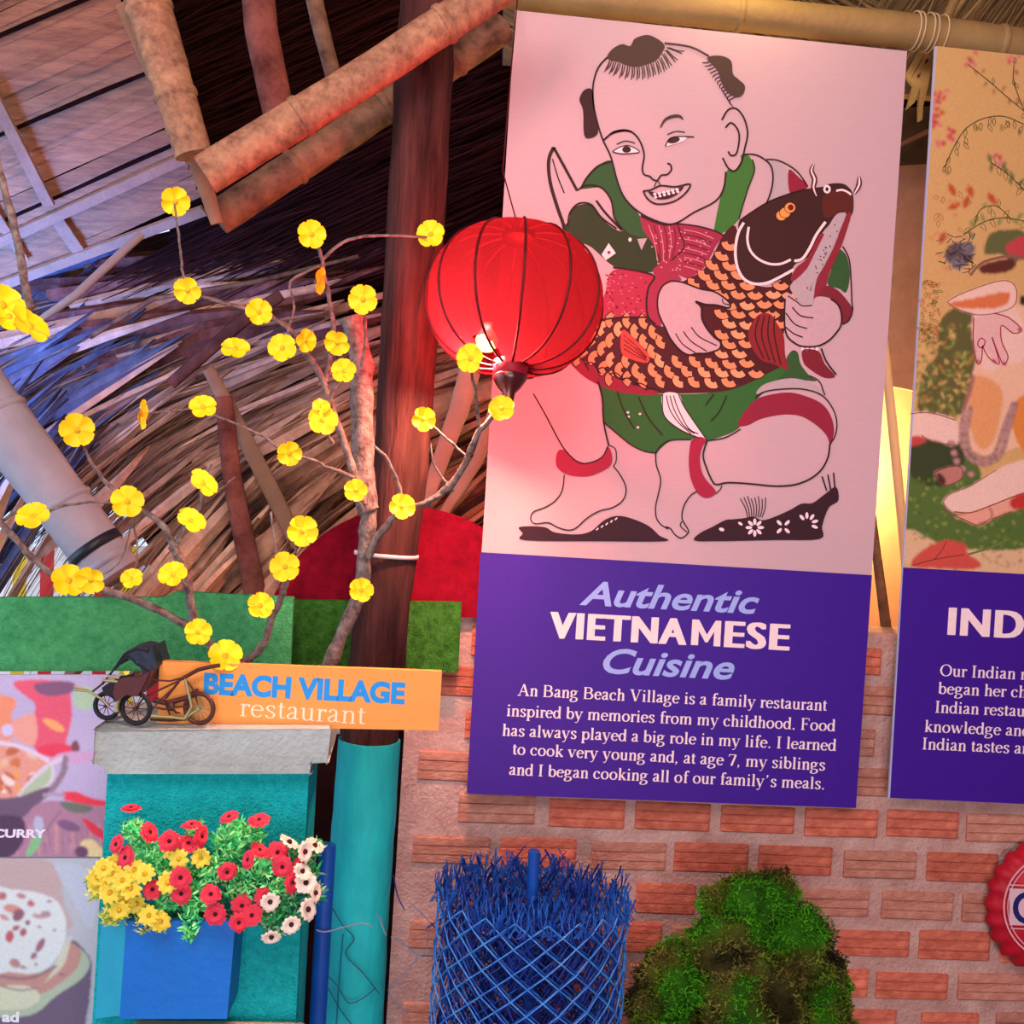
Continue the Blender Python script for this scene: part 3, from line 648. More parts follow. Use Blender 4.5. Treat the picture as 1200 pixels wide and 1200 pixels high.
# calf: ear, neck, hand, rope, knee
RS.fill(k4(960,280, 1060,262, 1160,230, 1400,200, 1400,1000, 1200,900, 1080,930, 1000,930, 900,880, 880,790, 930,690, 955,560, 975,470), '#e0b898')
RS.fill(k4(960,600, 1000,560, 1100,640, 1060,860, 990,900, 940,760), '#d89a64')
RS.fill(k4(1140,720, 1200,650, 1300,640, 1300,980, 1200,920, 1150,820), '#d4843c')
RS.fill(k4(960,280, 1060,262, 1140,240, 1200,330, 1200,480, 1100,510, 1040,540, 975,470), CR)

RS.fill(k4(840,215, 900,180, 1050,125, 1130,118, 1165,160, 1155,230, 1080,265, 980,275, 880,245), CR)
RS.fill(k4(848,222, 960,200, 1120,168, 1125,215, 1060,245, 900,243), '#cf7444'); A.line(k4(840,215, 900,180, 1050,125, 1130,118, 1165,160, 1155,230, 1080,265, 980,275, 880,245), .9, '#8a4a3c', closed=True)
RS.fill(k4(965,290, 1060,270, 1110,275, 1190,345, 1150,360, 1095,325, 1100,400, 1125,470, 1105,510, 1080,505, 1050,400, 1085,505, 1055,490, 1020,420, 1000,430, 1000,495, 975,500, 965,400), '#dcb0ac', sm=False)
for pts in (k4(965,290, 962,400, 978,500, 1000,490, 1005,420), k4(1005,420, 1030,470, 1060,495, 1085,500, 1050,380), k4(1050,380, 1080,460, 1105,508, 1125,470, 1095,400, 1095,325, 1150,362, 1188,345, 1130,290, 1060,268), k4(985,400, 1000,385, 1018,400, 1005,430, 985,420, 985,400)): A.line(pts, 1.4, '#a82c4c')
for x, y in ((985, 495), (1060, 492), (1108, 505), (1180, 345)): RS.blob(*k4(x, y)[0], 2.6, 2, '#a02444', .8)
RS.fill(k4(665,740, 760,735, 880,770, 885,885, 800,870, 720,850, 668,850), CR); RS.fill(k4(668,850, 720,845, 740,870, 690,890, 668,890), '#b8443c'); A.line(k4(665,740, 760,735, 880,770), 1, '#8a4a3c'); A.line(k4(720,840, 770,870, 885,888), 1, '#8a4a3c')

RS.fill(u2(195,720, 230,680, 330,640, 460,560, 560,520, 680,500, 680,640, 560,690, 450,740, 330,775, 240,770), CR)
RS.fill(u2(330,775, 420,745, 540,705, 620,690, 620,740, 500,780, 420,815, 370,840, 300,815, 250,795), '#dba088')
RS.fill(u2(540,700, 680,660, 680,740, 550,755), '#b8302c')
A.line(u2(195,720, 230,680, 330,640, 460,560), .9, '#8a4a3c'); A.line(u2(195,720, 215,770, 300,810, 370,838, 430,810, 540,770), 1.1, '#8a4a3c'); A.line(u2(250,770, 330,775, 420,745, 560,690, 680,655), 1.5, '#a0442c')
A.line(u2(425,750, 440,780, 425,815, 370,830), 3.4, '#c08074')
for off in (0, 26):
    p = u2(300+off*1.2,250, 285+off,380, 300+off,460-off*.3, 350+off*.4,520-off, 430,525-off, 490-off,470-off*.6, 520-off,360, 560-off*.5,230)
    RS.line(p, 5.4, '#7d5450'); RS.line(p, 3.8, '#b08a84')
    for q in smooth(p, False, 4)[::2]: RS.blob(q[0], q[1], 2.0, .8, '#7d5450', rs.uniform(.4, 1), 6)
RS.line(u2(300,250, 325,170, 345,90), 4.5, '#9a6a60')
for x, y in ((235, 430), (250, 475), (262, 515), (335, 580), (290, 555)): RS.blob(*u2(x, y)[0], 4.6, 4.2, '#7d5450'); RS.blob(*u2(x, y)[0], 3.6, 3.2, '#b08a84')
RS.fill(u2(148,575, 200,550, 270,540, 295,575, 280,610, 210,640, 175,620), '#b0786c'); A.line(u2(148,575, 200,550, 270,540, 295,575, 280,610, 210,640, 175,620), 1, '#6a3c38', closed=True); RS.blob(*u2(185,605)[0], 4, 8, '#4a2824', -.6)
RS.fill(u2(35,1045, 70,980, 130,940, 210,912, 310,935, 315,975, 385,1035, 340,1058, 200,1055), '#c24c40'); A.line(u2(320,985, 430,950, 530,905), 2.4, '#6a7a3c'); A.line(u2(40,1040, 150,1010, 300,985), 1, '#7a2c28'); A.line(u2(210,915, 190,960, 150,1010), .9, '#7a2c28')
RS.blob(*k4(1195,210)[0], 3.4, 6, '#33201c')
RS.blur(1)
RS.build('calf_picture', b2, Yb-.0010, [(1098, 54.2), (1215, 66.6), (1215, 673.5), (1059, 665)], .05)
tag(A.build('calf_contour_lines', b2), kind='stuff')
T = Art(Yb-.0006)
text_px(T, 'INDIAN', 1110, 743.5, 1287, 753, 31.5, CREAM, .008, space=1.12, bold=4.2)
T.build('heading_lettering', b2)
T = Art(Yb-.0006)
for s, x, y in (('Our Indian m', 1101, 792), ('began her che', 1099, 813), ('Indian restaur', 1095, 835), ('knowledge and', 1083, 857.5), ('Indian tastes and', 1080, 878)):
    adv = sum(G[c][0] for c in s)*.205*1.0; serif_px(T, s, x, y, x+adv, y+adv*.045, 20.5, CREAM)
T.build('paragraph_lettering', b2)
# ------------------------------------------------------------------ post, bamboo and roof frame
M_post = mat('smoky_wood_post', '#54302c', .85, .6, 9, .6, 40, (3, 3, .35), spec=.15, color2='#26100f')
M_turq = mat('turquoise_paint', '#1cc0c4', .7, .25, 14, .35, 60, (1, 1, .35), color2='#12a2aa')
M_bamboo = mat('dry_bamboo', '#ac8060', .75, .35, 16, .3, 50, (2.5, 1, 2.5), color2='#6c4838')
M_bambood = mat('dark_bamboo', '#86644a', .7, .45, 16, .4, 60, color2='#3c221a')
M_bambooy = mat('yellowed_bamboo', '#9a8050', .6, .25, 8, .2, 60)
M_bambool = mat('grey_bamboo', '#9c98a4', .65, .2, 8, .25, 60)
M_slat = mat('woven_split_bamboo', '#a06e4e', .85, .45, 18, .5, 120, (.5, 4, 4), rnd=.16, spec=.1, color2='#7a5440')
M_batten = mat('pale_batten', '#94705a', .8, .25, 14, .3, 80, spec=.1)
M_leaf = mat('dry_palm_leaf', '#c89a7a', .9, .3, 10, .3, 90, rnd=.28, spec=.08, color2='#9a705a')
M_leafd = mat('dark_palm_leaf', '#7a4c42', .95, .3, 10, .3, 90, rnd=.3, spec=.05, color2='#43231f')  # darker leaf copy with shade in its colour; also colours rafters and sticks
M_straw = mat('straw_fibre', '#9c7a62', .9, .3, 30, spec=.08, attr='tint')
M_metal = mat('dark_old_metal', '#2b2426', .5, .3, 30, metal=.7)
def pole_px(pts, r_px, Y, name, m, label, cat='pole', n=14, nodes=True, parent=None, flatten=1.0, group=None, jit=.04):
    """pts: [(px,py)] ; Y one depth or a list ; r_px radius in photo pixels"""
    Ys = Y if hasattr(Y, '__len__') else [Y]*len(pts)
    a = [P(x, y, d) for (x, y), d in zip(pts, Ys)]
    fine = []
    rr = r_px if hasattr(r_px, '__len__') else [r_px]*len(pts)
    rs_ = []
    for i in range(len(a)-1):
        k = 8
        for j in range(k): fine.append(a[i].lerp(a[i+1], j/k)); rs_.append((rr[i]+(rr[i+1]-rr[i])*j/k)*PX(Ys[i]+(Ys[i+1]-Ys[i])*j/k))
    fine.append(a[-1]); rs_.append(rr[-1]*PX(Ys[-1]))
    mb = MB(); mb.tube(fine, rs_, n, m, jit=jit, flatten=flatten)
    if nodes:
        for i in range(5, len(fine)-1, 7):
            t = (fine[i+1]-fine[i-1]).normalized(); q = rs_[i]
            mb.tube([fine[i]-t*.009, fine[i]-t*.004, fine[i]+t*.004, fine[i]+t*.009], [q, q*1.09, q*1.09, q], n, m, cap=False)
    o = mb.build(name, m, parent)
    if parent is None: tag(o, label, cat, group)
    return o
# post: upper dark timber, lower part painted turquoise, standing on the floor
post = empty('wooden_post', (P(414, 1200, 2.25).x-.03, 2.25, 0), 'round dark timber post rising to the roof, its lower part painted turquoise', 'post')
pts = [(503, -40), (491, 200), (470, 550), (449, 700), (433, 868)]; up = [P(x, y, 2.25) for x, y in pts]
low = [P(433, 866, 2.25), P(424, 1000, 2.25), P(414, 1200, 2.25)]; low.append(Vector((low[-1].x-.03, 2.25, 0)))
def densify(a, k): return [a[i].lerp(a[i+1], j/k) for i in range(len(a)-1) for j in range(k)]+[a[-1]]
mb = MB(); f = densify(up, 10); mb.tube(f, [.062+.006*noise.noise(p*6) for p in f], 22, M_post, jit=.05); mb.build('timber_shaft', M_post, post)
mb = MB(); f = densify(low, 8); mb.tube(f, [.067+.003*noise.noise(p*6) for p in f], 22, M_turq, jit=.03); mb.build('painted_lower_shaft', M_turq, post, 'turquoise painted lower section of the post')
mb = MB(); c = P(453, 650, 2.25)
mb.lathe(c, [(.066, -.004), (.0705, -.004), (.0705, .004), (.066, .004), (.066, -.004)], 28, mat('white_cable_tie', '#cfc0c4', .5), Vector((.03, 0, 1)).normalized(), Vector((1, 0, -.03)).normalized())
mb.build('cable_tie', parent=post, label='white strap round the post')

pole_px([(565, -12), (1040, 33), (1300, 68)], [18, 20, 21], 2.455, 'bamboo_rail', M_bambooy, 'long yellowish bamboo rail from which both banners hang', 'bamboo pole')
rail_y = 2.455
mb = MB(); mb2 = MB()
for k in range(5):
    c = P(1070+k*8-(k % 2)*3, 36+k, 2.455); ax = (P(1090, 38, 2.455)-P(1050, 34, 2.455)).normalized()
    X = Vector((0, 1, 0)); Yx = ax.cross(X)
    mb.lathe(c, [(.043, -.0015), (.0465, -.0015), (.0465, .0015), (.043, .0015)], 20, None, ax, X, Yx)
tag(mb.build('wire_lashing', mat('pale_tie_wire', '#b9a684', .5)), 'loops of pale tie wire lashed round the bamboo rail between the banners', 'wire')

# big beams of the roof corner
pole_px([(240, 205), (420, 95), (620, -38)], [23, 22, 22], [2.08, 2.09, 2.1], 'bamboo_beam', M_bamboo, 'upper of two thick bamboo beams slanting up to the right', 'bamboo beam', flatten=.9)
pole_px([(254, 256), (400, 160), (500, 92), (590, 32)], [20, 19, 19, 18], [2.32, 2.36, 2.38, 2.4], 'bamboo_beam', M_bambood, 'lower darker bamboo beam just under the thick slanting beam', 'bamboo beam', flatten=.9)
pole_px([(160, -40), (184, 40), (227, 182)], [25, 25, 21], [2.1, 2.1, 2.12], 'bamboo_rafter', M_bamboo, 'thick orange brown rafter resting on the left end of the beam', 'rafter')
pole_px([(143, 5), (190, 110), (232, 190), (254, 262)], [8, 9, 11, 7], [2.22, 2.2, 2.18, 2.2], 'bamboo_batten', M_batten, 'pale fibrous batten running down the left side of the thick rafter', 'batten', nodes=False, flatten=.5)
pole_px([(300, -30), (307, 40), (330, 150)], [19, 19, 18], 2.42, 'wooden_rafter', M_leafd, 'short purple brown rafter second from left above the beams', 'rafter', nodes=False)
pole_px([(362, -30), (374, 25), (396, 110)], [10, 10, 9], 2.5, 'wooden_rafter', M_bambood, 'thinnest short rafter above the beams near the top', 'rafter', nodes=False)
if 0: pole_px([(600, -20), (588, 130), (590, 300)], [4, 3, 3], 2.46, 'hanging_cord', M_bambood, 'thin brown cord hanging beside the left edge of the carp banner', 'cord', nodes=False, n=6)

# split-bamboo ceiling panel, every strip its own piece
PA, PB_, PC = P(0, 0, 2.42), P(200, 0, 2.42), P(60, 300, 3.0)
PN = (PB_-PA).cross(PC-PA).normalized()
def PM(px, py, off=0):
    d = ray(px, py); t = (PA-CAM).dot(PN)/d.dot(PN); return CAM + d*t - PN*off*(1 if PN.dot(d) > 0 else -1)
def edge(y): return 128 + .41*y        # left side of the thick rafter
panel = empty('ceiling_1', PM(60, 150, -.05), kind='structure')
c_ = -60.0; rp = random.Random(4)
while c_ < 327:
    wpx = rp.choice([9, 11, 13, 15, 17]); sl = -.455+rp.uniform(-.012, .012)
    x0 = -380
    # right end: meets rafter
    x1 = (146+.41*c_)/(1-.41*sl); x1 = min(x1, 252)
    a, b = (x0, c_+sl*x0), (x1, c_+sl*x1)
    if b[1] > 300: c_ += wpx+2; continue
    mb = MB(); k = 10; th_ = .006
    lo, hi = [], []
    for i in range(k+1):
        t = i/k; x = a[0]+(b[0]-a[0])*t; y = a[1]+(b[1]-a[1])*t
        off = rp.uniform(-.004, .004)
        j1, j2 = rp.uniform(-.6, .6), rp.uniform(-.6, .6)
        lo.append(PM(x, y+j1, off)); hi.append(PM(x, y+wpx*1.18+j2, off+.002))
    bk = [p+ray(60, 150)*.006 for p in lo], [p+ray(60, 150)*.006 for p in hi]
    vs = lo+hi+bk[0]+bk[1]; n = k+1
    fs = [(i, i+1, n+i+1, n+i) for i in range(k)]+[(i, 2*n+i, 2*n+i+1, i+1) for i in range(k)]+[(n+i, n+i+1, 3*n+i+1, 3*n+i) for i in range(k)]+[(0, n, 3*n, 2*n), (k, 2*n+k, 3*n+k, n+k)]
    mb.add(vs, fs, M_slat); mb.build('bamboo_slat', M_slat, panel)
    c_ += wpx + (1.0 if rp.random() < .7 else 2.6)
mb = MB(); mb.quadslab([PM(-390, -60, -.03), PM(150, -90, -.03), PM(246, 250, -.03), PM(-390, 500, -.03)], Vector((0, .03, .02)), M_dark); mb.build('backing_thatch', M_dark, panel)
def batten_px(a, b, wpx, off, name='batten', m=M_batten):
    mb = MB(); A_, B_ = PM(*a, off), PM(*b, off); ax = (B_-A_).normalized(); n_ = PN if PN.y < 0 else -PN; s_ = ax.cross(n_)
    wd = wpx*PX((A_.y+B_.y)/2); mb.box((A_+B_)/2, (B_-A_).length, wd, .012, ax, s_, n_, m); mb.build(name, m, panel)
batten_px((-380, 452), (216, 180), 11, .02); batten_px((-380, 471), (240, 241), 11, .02)
batten_px((-12, 90), (60, 232), 13, .03); batten_px((62, 245), (100, 300), 15, .012); batten_px((-30, 205), (30, 300), 10, .012)
for a, b in (((-60, 66), (128, -14)), ((-60, 182), (172, 84)), ((-60, 286), (208, 166))):
    mb = MB(); A_, B_ = PM(*a, .004), PM(*b, .004); ax = (B_-A_).normalized(); n_ = PN if PN.y < 0 else -PN; mb.box((A_+B_)/2, (B_-A_).length, .007, .012, ax, ax.cross(n_), n_, M_dark); mb.build('dark_binding', M_dark, panel)

# ------------------------------------------------------------------ thatch
def Yt(x, y): return 3.25 - max(-.2, min(1, (y-290)/420))*.62
def theta(x, y):
    a = 9+40*max(0, min(1, (y-330)/330)) + 14*max(0, min(1, (190-x)/200))*max(0, min(1, (y-380)/150))
    a -= .03*max(0, x-250)
    if y < 400 and x > 120: a = 3+14*(x-120)/250
    return math.radians(a)
mb = MB()
back = [(-380, 440), (-80, 300), (120, 290), (262, 255), (330, 190), (560, -80), (620, -80), (620, 760), (340, 760), (215, 700), (120, 560), (60, 500), (-80, 470), (-380, 560)]
mb.prism([P(x, y, Yt(x, y)+.22) for x, y in back], Vector((0, .04, 0)), M_dark)
mb.prism([P(x, y, 3.5) for x, y in ((180, -120), (1400, -120), (1400, 210), (1100, 190), (640, 150), (620, 420), (200, 300))], Vector((0, .04, 0)), M_dark)
tag(mb.build('roof_underlay', M_dark), kind='structure')
def leaf_mesh(seed, L=1.0, w=.05):
    """dry palm leaflet: folded along its midrib, pointed, slightly bent"""
    rr = random.Random(seed); n = 6; vs = []; ph = rr.uniform(-1, 1)
    for i in range(n+1):
        t = i/n; ww = w*(.55+.45*math.sin(PI*min(1, t*1.1+.08)))*(1 if t < .8 else (1-t)/.2*.9+.1); bend = .03*ph*math.sin(PI*t)
        x = (t-.5)*L
        vs += [(x, 0, ww/2+bend), (x, -.012, bend), (x, 0, -ww/2+bend)]
    fs = [(3*i+a, 3*i+a+1, 3*i+a+4, 3*i+a+3) for i in range(n) for a in (0, 1)]
    me = bpy.data.meshes.new('palm_leaf'); me.from_pydata(vs, [], fs)
    return me
LM = {}
for nm, m in (('l', M_leaf), ('d', M_leafd), ('g', mat('haze_tinted_leaf', '#5a5a66', .9, .3, 10, .3, 90, rnd=.3, spec=.05, color2='#3c3a48'))):  # grey leaf copy: blue haze and dimness put into its colour
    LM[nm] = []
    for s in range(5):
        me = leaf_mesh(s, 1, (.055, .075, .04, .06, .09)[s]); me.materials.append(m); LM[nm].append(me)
thatch = empty('thatch_eave', P(300, 690, 2.75), 'shaggy eave of dry palm leaf thatch behind the yellow blossom', 'thatch')
tw = wpos(thatch); rt = random.Random(21)
def in_thatch(x, y): return inside((x, y), [(-60, 310), (120, 318), (150, 300), (330, 300), (570, 230), (570, 640), (345, 660), (310, 720), (20, 720), (-60, 700)])
def put_leaf(x, y, L, sc_w, key, dy, dth=0.0):
    th_ = theta(x, y)+dth; Y = Yt(x, y)+dy
    o = bpy.data.objects.new('palm_leaf', rt.choice(LM[key])); C.objects.link(o); o.parent = thatch
    ax = (P(x+20*math.cos(th_), y-20*math.sin(th_), Y)-P(x-20*math.cos(th_), y+20*math.sin(th_), Y)).normalized()
    ax = (ax+Vector((0, rt.uniform(-.12, .12), 0))).normalized(); yv = Vector((0, 1, 0)); yv = (yv-ax*yv.dot(ax)).normalized(); zv = ax.cross(yv)
    tilt = rt.uniform(-.5, .5); yv2 = yv*math.cos(tilt)+zv*math.sin(tilt); zv2 = ax.cross(yv2)
    Rm = Matrix((ax, yv2, zv2)).transposed().to_4x4()
    ln = L*PX(Y); o.matrix_local = Matrix.Translation(P(x, y, Y)-tw) @ Rm @ Matrix.Diagonal((ln, 1, sc_w, 1))
    return o
cnt = 0
while cnt < 262:
    x, y = rt.uniform(-50, 565), rt.uniform(300, 715)
    if not in_thatch(x, y): continue
    if x < 170 and y > 560 and rt.random() < .6 or 10 < x < 215 and y > 590 and rt.random() < .75: continue
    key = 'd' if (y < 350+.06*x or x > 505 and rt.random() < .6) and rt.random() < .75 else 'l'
    if x < 190-(y-300)*.35 and y < 640 and rt.random() < .85: key = 'g'  # haze-coloured leaves towards the left
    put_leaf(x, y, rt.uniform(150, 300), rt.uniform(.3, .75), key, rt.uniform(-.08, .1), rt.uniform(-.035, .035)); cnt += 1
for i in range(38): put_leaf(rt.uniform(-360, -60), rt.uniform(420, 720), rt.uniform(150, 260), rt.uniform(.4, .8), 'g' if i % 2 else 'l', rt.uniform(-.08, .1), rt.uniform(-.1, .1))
# broad layered leaf mat in the upper eave, its shade put into darker leaves
for i in range(30):
    x, y = 150+rt.uniform(0, 260), 318+i*5+rt.uniform(-4, 4)
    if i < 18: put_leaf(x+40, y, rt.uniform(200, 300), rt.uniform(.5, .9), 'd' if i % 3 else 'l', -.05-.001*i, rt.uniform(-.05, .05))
for i in range(15):
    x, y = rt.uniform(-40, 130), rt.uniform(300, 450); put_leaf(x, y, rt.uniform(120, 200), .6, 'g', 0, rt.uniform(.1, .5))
def straws(name, parent, n, region, test, lo, hi, col, dyr, angf, Yf, wpx=(.6, 1.6)):
    mb = MB(); cols = []; k = 0
    while k < n:
        x, y = rt.uniform(*region[:2]), rt.uniform(*region[2:])
        if not test(x, y) or (name == 'straw' and x < 215 and y > 600 and rt.random() < .8): continue
        a = angf(x, y)+rt.gauss(0, .055); L = rt.uniform(lo, hi); Y = Yf(x, y)+rt.uniform(*dyr); w_ = rt.uniform(*wpx)*PX(Y)
        p0 = P(x-L/2*math.cos(a), y+L/2*math.sin(a), Y); p2 = P(x+L/2*math.cos(a), y-L/2*math.sin(a), Y+rt.uniform(-.05, .05)); p1 = (p0+p2)/2+Vector((0, 0, rt.uniform(-.004, .004)))
        up_ = Vector((0, 0, 1))*w_
        mb.add([p0-up_*.4, p1-up_, p2-up_*.3, p2+up_*.3, p1+up_, p0+up_*.4], [(0, 1, 4, 5), (1, 2, 3, 4)])
        t = rt.uniform(.55, 1.25); c = tuple(min(1, q*t) for q in lin(col)); cols += [(*c, 1)]*6; k += 1
    mb.mats = [M_straw]
    o = mb.build(name, M_straw, parent, kind='stuff', colors=cols); return o
straws('straw', thatch, 6500, (-60, 570, 300, 720), in_thatch, 40, 170, '#a07a62', (.0, .17), theta, Yt)
straws('dark_straw', thatch, 1800, (150, 600, -60, 330), lambda x, y: inside((x, y), [(150, -60), (590, -60), (590, 330), (120, 330), (250, 260)]), 60, 200, '#341410', (-.02, .1), lambda x, y: math.radians(24), lambda x, y: 3.1)  # straw coloured dark to stand for the unlit roof void
# roof thatch over the rail at top right
roof2 = empty('thatch_fringe', P(900, 20, 2.95), 'straw thatch fringe above the bamboo rail at top right', 'thatch')
straws('straw', roof2, 900, (600, 1260, -70, 60), lambda x, y: True, 40, 160, '#a89468', (-.05, .1), lambda x, y: math.radians(150 if x < 1000 else 55), lambda x, y: 2.95)
mb = MB(); mb.quadslab([P(590, -90, 3.05), P(1300, -90, 3.05), P(1300, 130, 3.05), P(590, 70, 3.05)], Vector((0, .04, 0))); mb.build('thatch_bed', mat('olive_thatch_bed', '#6e6440', .9, .4, 8, .4, 50, spec=.05, color2='#5c4a34'), roof2)
for i, (a, b, w_) in enumerate((((1095, 45), (1148, -25), 4), ((1103, 25), (1140, -30), 2.5), ((1130, 22), (1170, -25), 2), ((1085, 22), (1098, -10), 1), ((1015, 7), (1050, 20), 1.2), ((1110, 20), (1125, -15), 6))):
    mb = MB(); mb.tube([P(*a, 2.6), P(*b, 2.62)], w_*PX(2.6), 6, M_bambooy); mb.build('reed', M_bambooy, roof2)

# loose slats and sticks inside the eave
pole_px([(262, 465), (272, 560), (300, 700)], [10, 11, 13], [2.62, 2.6, 2.56], 'wooden_stick', M_leafd, 'upright purple brown stick standing behind the green boards in the thatch', 'stick', nodes=False, flatten=.5)
pole_px([(244, 432), (280, 500), (318, 575), (350, 640)], [7, 9, 10, 9], [2.68, 2.66, 2.62, 2.6], 'bamboo_strip', M_bambool and mat('dull_tan_strip', '#8d6c56', .8, .3, 12, .3, spec=.1), 'flat tan bamboo strip curving down through the thatch centre', 'bamboo strip', nodes=False, flatten=.3)
pole_px([(556, 415), (538, 480), (498, 590)], [13, 12, 8], [2.6, 2.6, 2.58], 'bamboo_strip', mat('pale_split_bamboo', '#b49a86', .7, .2, 12, .2, spec=.2), 'broad pale split bamboo strip right of the post under the lantern', 'bamboo strip', nodes=False, flatten=.35)
pole_px([(585, 465), (560, 540), (518, 604)], [8, 7, 6], [2.7, 2.68, 2.66], 'bamboo_strip', MATS['pale_split_bamboo'], 'narrow pale split bamboo strip half behind the carp banner', 'bamboo strip', nodes=False, flatten=.4)
pole_px([(105, 395), (180, 350), (300, 330), (420, 300)], [3, 3, 3, 2], 2.75, 'thin_cane', M_bambood, 'thin cane lying across the dark upper thatch', 'cane', nodes=False, n=6)
pole_px([(40, 380), (90, 345), (165, 275)], [4, 5, 5], [2.6, 2.65, 2.8], 'thin_cane', M_bambool, 'thin grey cane in the bluish upper left thatch', 'cane', nodes=False, n=8)
pole_px([(200, 450), (285, 375), (330, 345)], [7, 8, 7], 2.78, 'bark_strip', M_leafd, 'brown bark strip slanting through the thatch above centre left', 'strip', nodes=False, n=8, flatten=.4)

# the big bluish bamboo at the left, with its tape band
bb = empty('bamboo_prop', P(60, 580, 2.3), 'thick grey bamboo prop at far left with a black tape band near its end', 'bamboo pole')
c0 = (-60, 410); c1_ = (118, 650)
pole_px([c0, (30, 532), c1_, (136, 674)], [33, 32, 30, 29], 2.3, 'bamboo_shaft', M_bambool, None, parent=bb)
a, b = P(112, 642, 2.3), P(121, 654, 2.3); ax = (b-a).normalized()
mb = MB(); mb.lathe(a, [(.0585, -.011), (.0605, -.011), (.0605, .011), (.0585, .011)], 24, None, ax, Vector((0, 1, 0)), ax.cross(Vector((0, 1, 0))))
mb.build('tape_band', mat('black_tape', '#20202a', .4), bb, 'black tape band')
mb = MB(); a, b = P(136, 674, 2.3), P(141, 681, 2.3); mb.lathe(a, [(.0555, 0), (.054, .006), (.047, .012), (.04, .014), (.036, .006), (0, .006)], 24, None, (b-a).normalized(), Vector((0, 1, 0)), (b-a).normalized().cross(Vector((0, 1, 0))))
mb.build('cut_end', mat('brown_cut_bamboo', '#7a5550', .8), bb)
# ------------------------------------------------------------------ red disc, green boards, awning outside
M_red = mat('red_felt', '#8c1026', .9, .35, 30, .4, 160, spec=.05, color2='#6c0a1c')
M_turf = mat('green_felt_turf', '#55b070', .95, .35, 60, .8, 260, spec=.03, color2='#3c9056')
M_turf2 = mat('olive_green_felt', '#4c8834', .95, .35, 60, .8, 260, spec=.03, color2='#2a5a1e')
Yd = 2.432
c = P(478, 765, Yd); R = 171*PX(Yd)
mb = MB(); mb.prism([P(478+171*math.cos(t), 765-171*math.sin(t), Yd) for t in [math.radians(14+152*i/40) for i in range(41)]], Vector((0, .014, 0)))
tag(mb.build('red_disc', M_red), 'large red round topped board behind the post and green boards', 'sign board')
def board_px(q, Y, t, name, m, label, cat):
    mb = MB(); mb.quadslab([P(x, y, Y) for x, y in q], Vector((0, t, 0)), m)
    o = mb.build(name, m); bv = o.modifiers.new('b', 'BEVEL'); bv.width = .003; bv.segments = 2
    return tag(o, label, cat, 'green felt boards in a row')
board_px([(-60, 704), (215, 693), (344, 701), (340, 786), (215, 783), (-60, 788)], 2.33, .02, 'green_board', M_turf, '', 'board') if False else None
mb = MB(); mb.prism([P(x, y, 2.33) for x, y in ((-60, 701), (20, 700), (190, 700), (205, 693), (344, 700), (340, 788), (200, 786), (-60, 787))], Vector((0, .02, 0)), M_turf)
tag(mb.build('green_board', M_turf), 'long bright green felt board left of the post above the posters', 'board', 'green felt boards in a row')
mb = MB(); mb.quadslab([P(x, y, 2.395) for x, y in ((325, 702.5), (541, 706), (537, 788), (321, 786))], Vector((0, .02, 0)), M_turf2)
tag(mb.build('green_board', M_turf2), 'short dark olive green felt board running behind the post', 'board', 'green felt boards in a row')
# striped awning outside
cols = ['#f2eef4', '#d8202c', '#f6f2f6', '#e8c820', '#f2eef4', '#d8202c', '#f2eef4', '#3a9ad8']
mb = MB(); Ya = 3.9
for i in range(26):
    x0, x1 = -160+i*16, -160+(i+1)*16
    mb.quadslab([P(x0, 640, Ya), P(x1, 640, Ya), P(x1-6, 860, Ya-.3), P(x0-6, 860, Ya-.3)], Vector((0, .01, 0)), mat('awning_'+cols[i % 8].strip('#'), cols[i % 8], .6))
tag(mb.build('striped_awning'), 'sunlit red white and yellow striped awning outside behind the thatch', 'awning')
light('AREA', 'sun_on_awning', P(60, 500, 3.3)+Vector((-.9, -.1, .6)), 30, (1, .98, .95), .5, P(60, 720, 3.8))

# ------------------------------------------------------------------ turquoise pillar with concrete cap
M_pillar = mat('rough_turquoise_render', '#22ccd0', .9, .35, 70, 1.0, 230, spec=.08, color2='#18b0b8')
M_cap = mat('cast_concrete', '#aebebc', .92, .25, 10, .7, 90, spec=.08, color2='#98a29e')
Yp = 1.96
pil = empty('stone_pillar', (P(240, 1000, Yp).x, Yp+.16, 0), 'square turquoise rendered pillar with a grey concrete cap', 'pillar')
q = [(126, 903), (362, 906), (346, 1250), (104, 1250)]
fr = [P(x, y, Yp) for x, y in q]; 
fl = [Vector((fr[3].x-.02, Yp, 0)), Vector((fr[2].x-.0, Yp, 0))]
mb = MB(); f4 = [fr[0], fr[1], Vector((fr[2].x, Yp, 0)), Vector((fr[3].x, Yp, 0))]; mb.quadslab(f4, Vector((0, .17, 0))); o = mb.build('rendered_shaft', M_pillar, pil)
mb = MB(); qc = [(112, 855), (385, 857), (383, 893), (365, 894), (363, 906), (126, 904), (124, 897), (110, 892)]
mb.prism([P(x, y, Yp-.04) for x, y in qc], Vector((0, .24, 0)), M_cap); o = mb.build('cap_slab', M_cap, pil, 'grey concrete cap slab'); bv = o.modifiers.new('b', 'BEVEL'); bv.width = .008; bv.segments = 3
capz = P(240, 853, Yp-.045).z
# beige ledge at the foot of the view
mb = MB(); z = P(240, 1194, 1.94).z; xa, xb = P(130, 1196, 1.78).x, P(352, 1196, 1.78).x
mb.box(((xa+xb)/2, 1.86, z-.014), xb-xa, .16, .028); o = mb.build('wooden_ledge', mat('beige_wood', '#c9b08e', .6, .2, 12)); bv = o.modifiers.new('b', 'BEVEL'); bv.width = .01; bv.segments = 3
tag(o, 'beige ledge just showing under the blue planter box', 'ledge')
mb = MB()
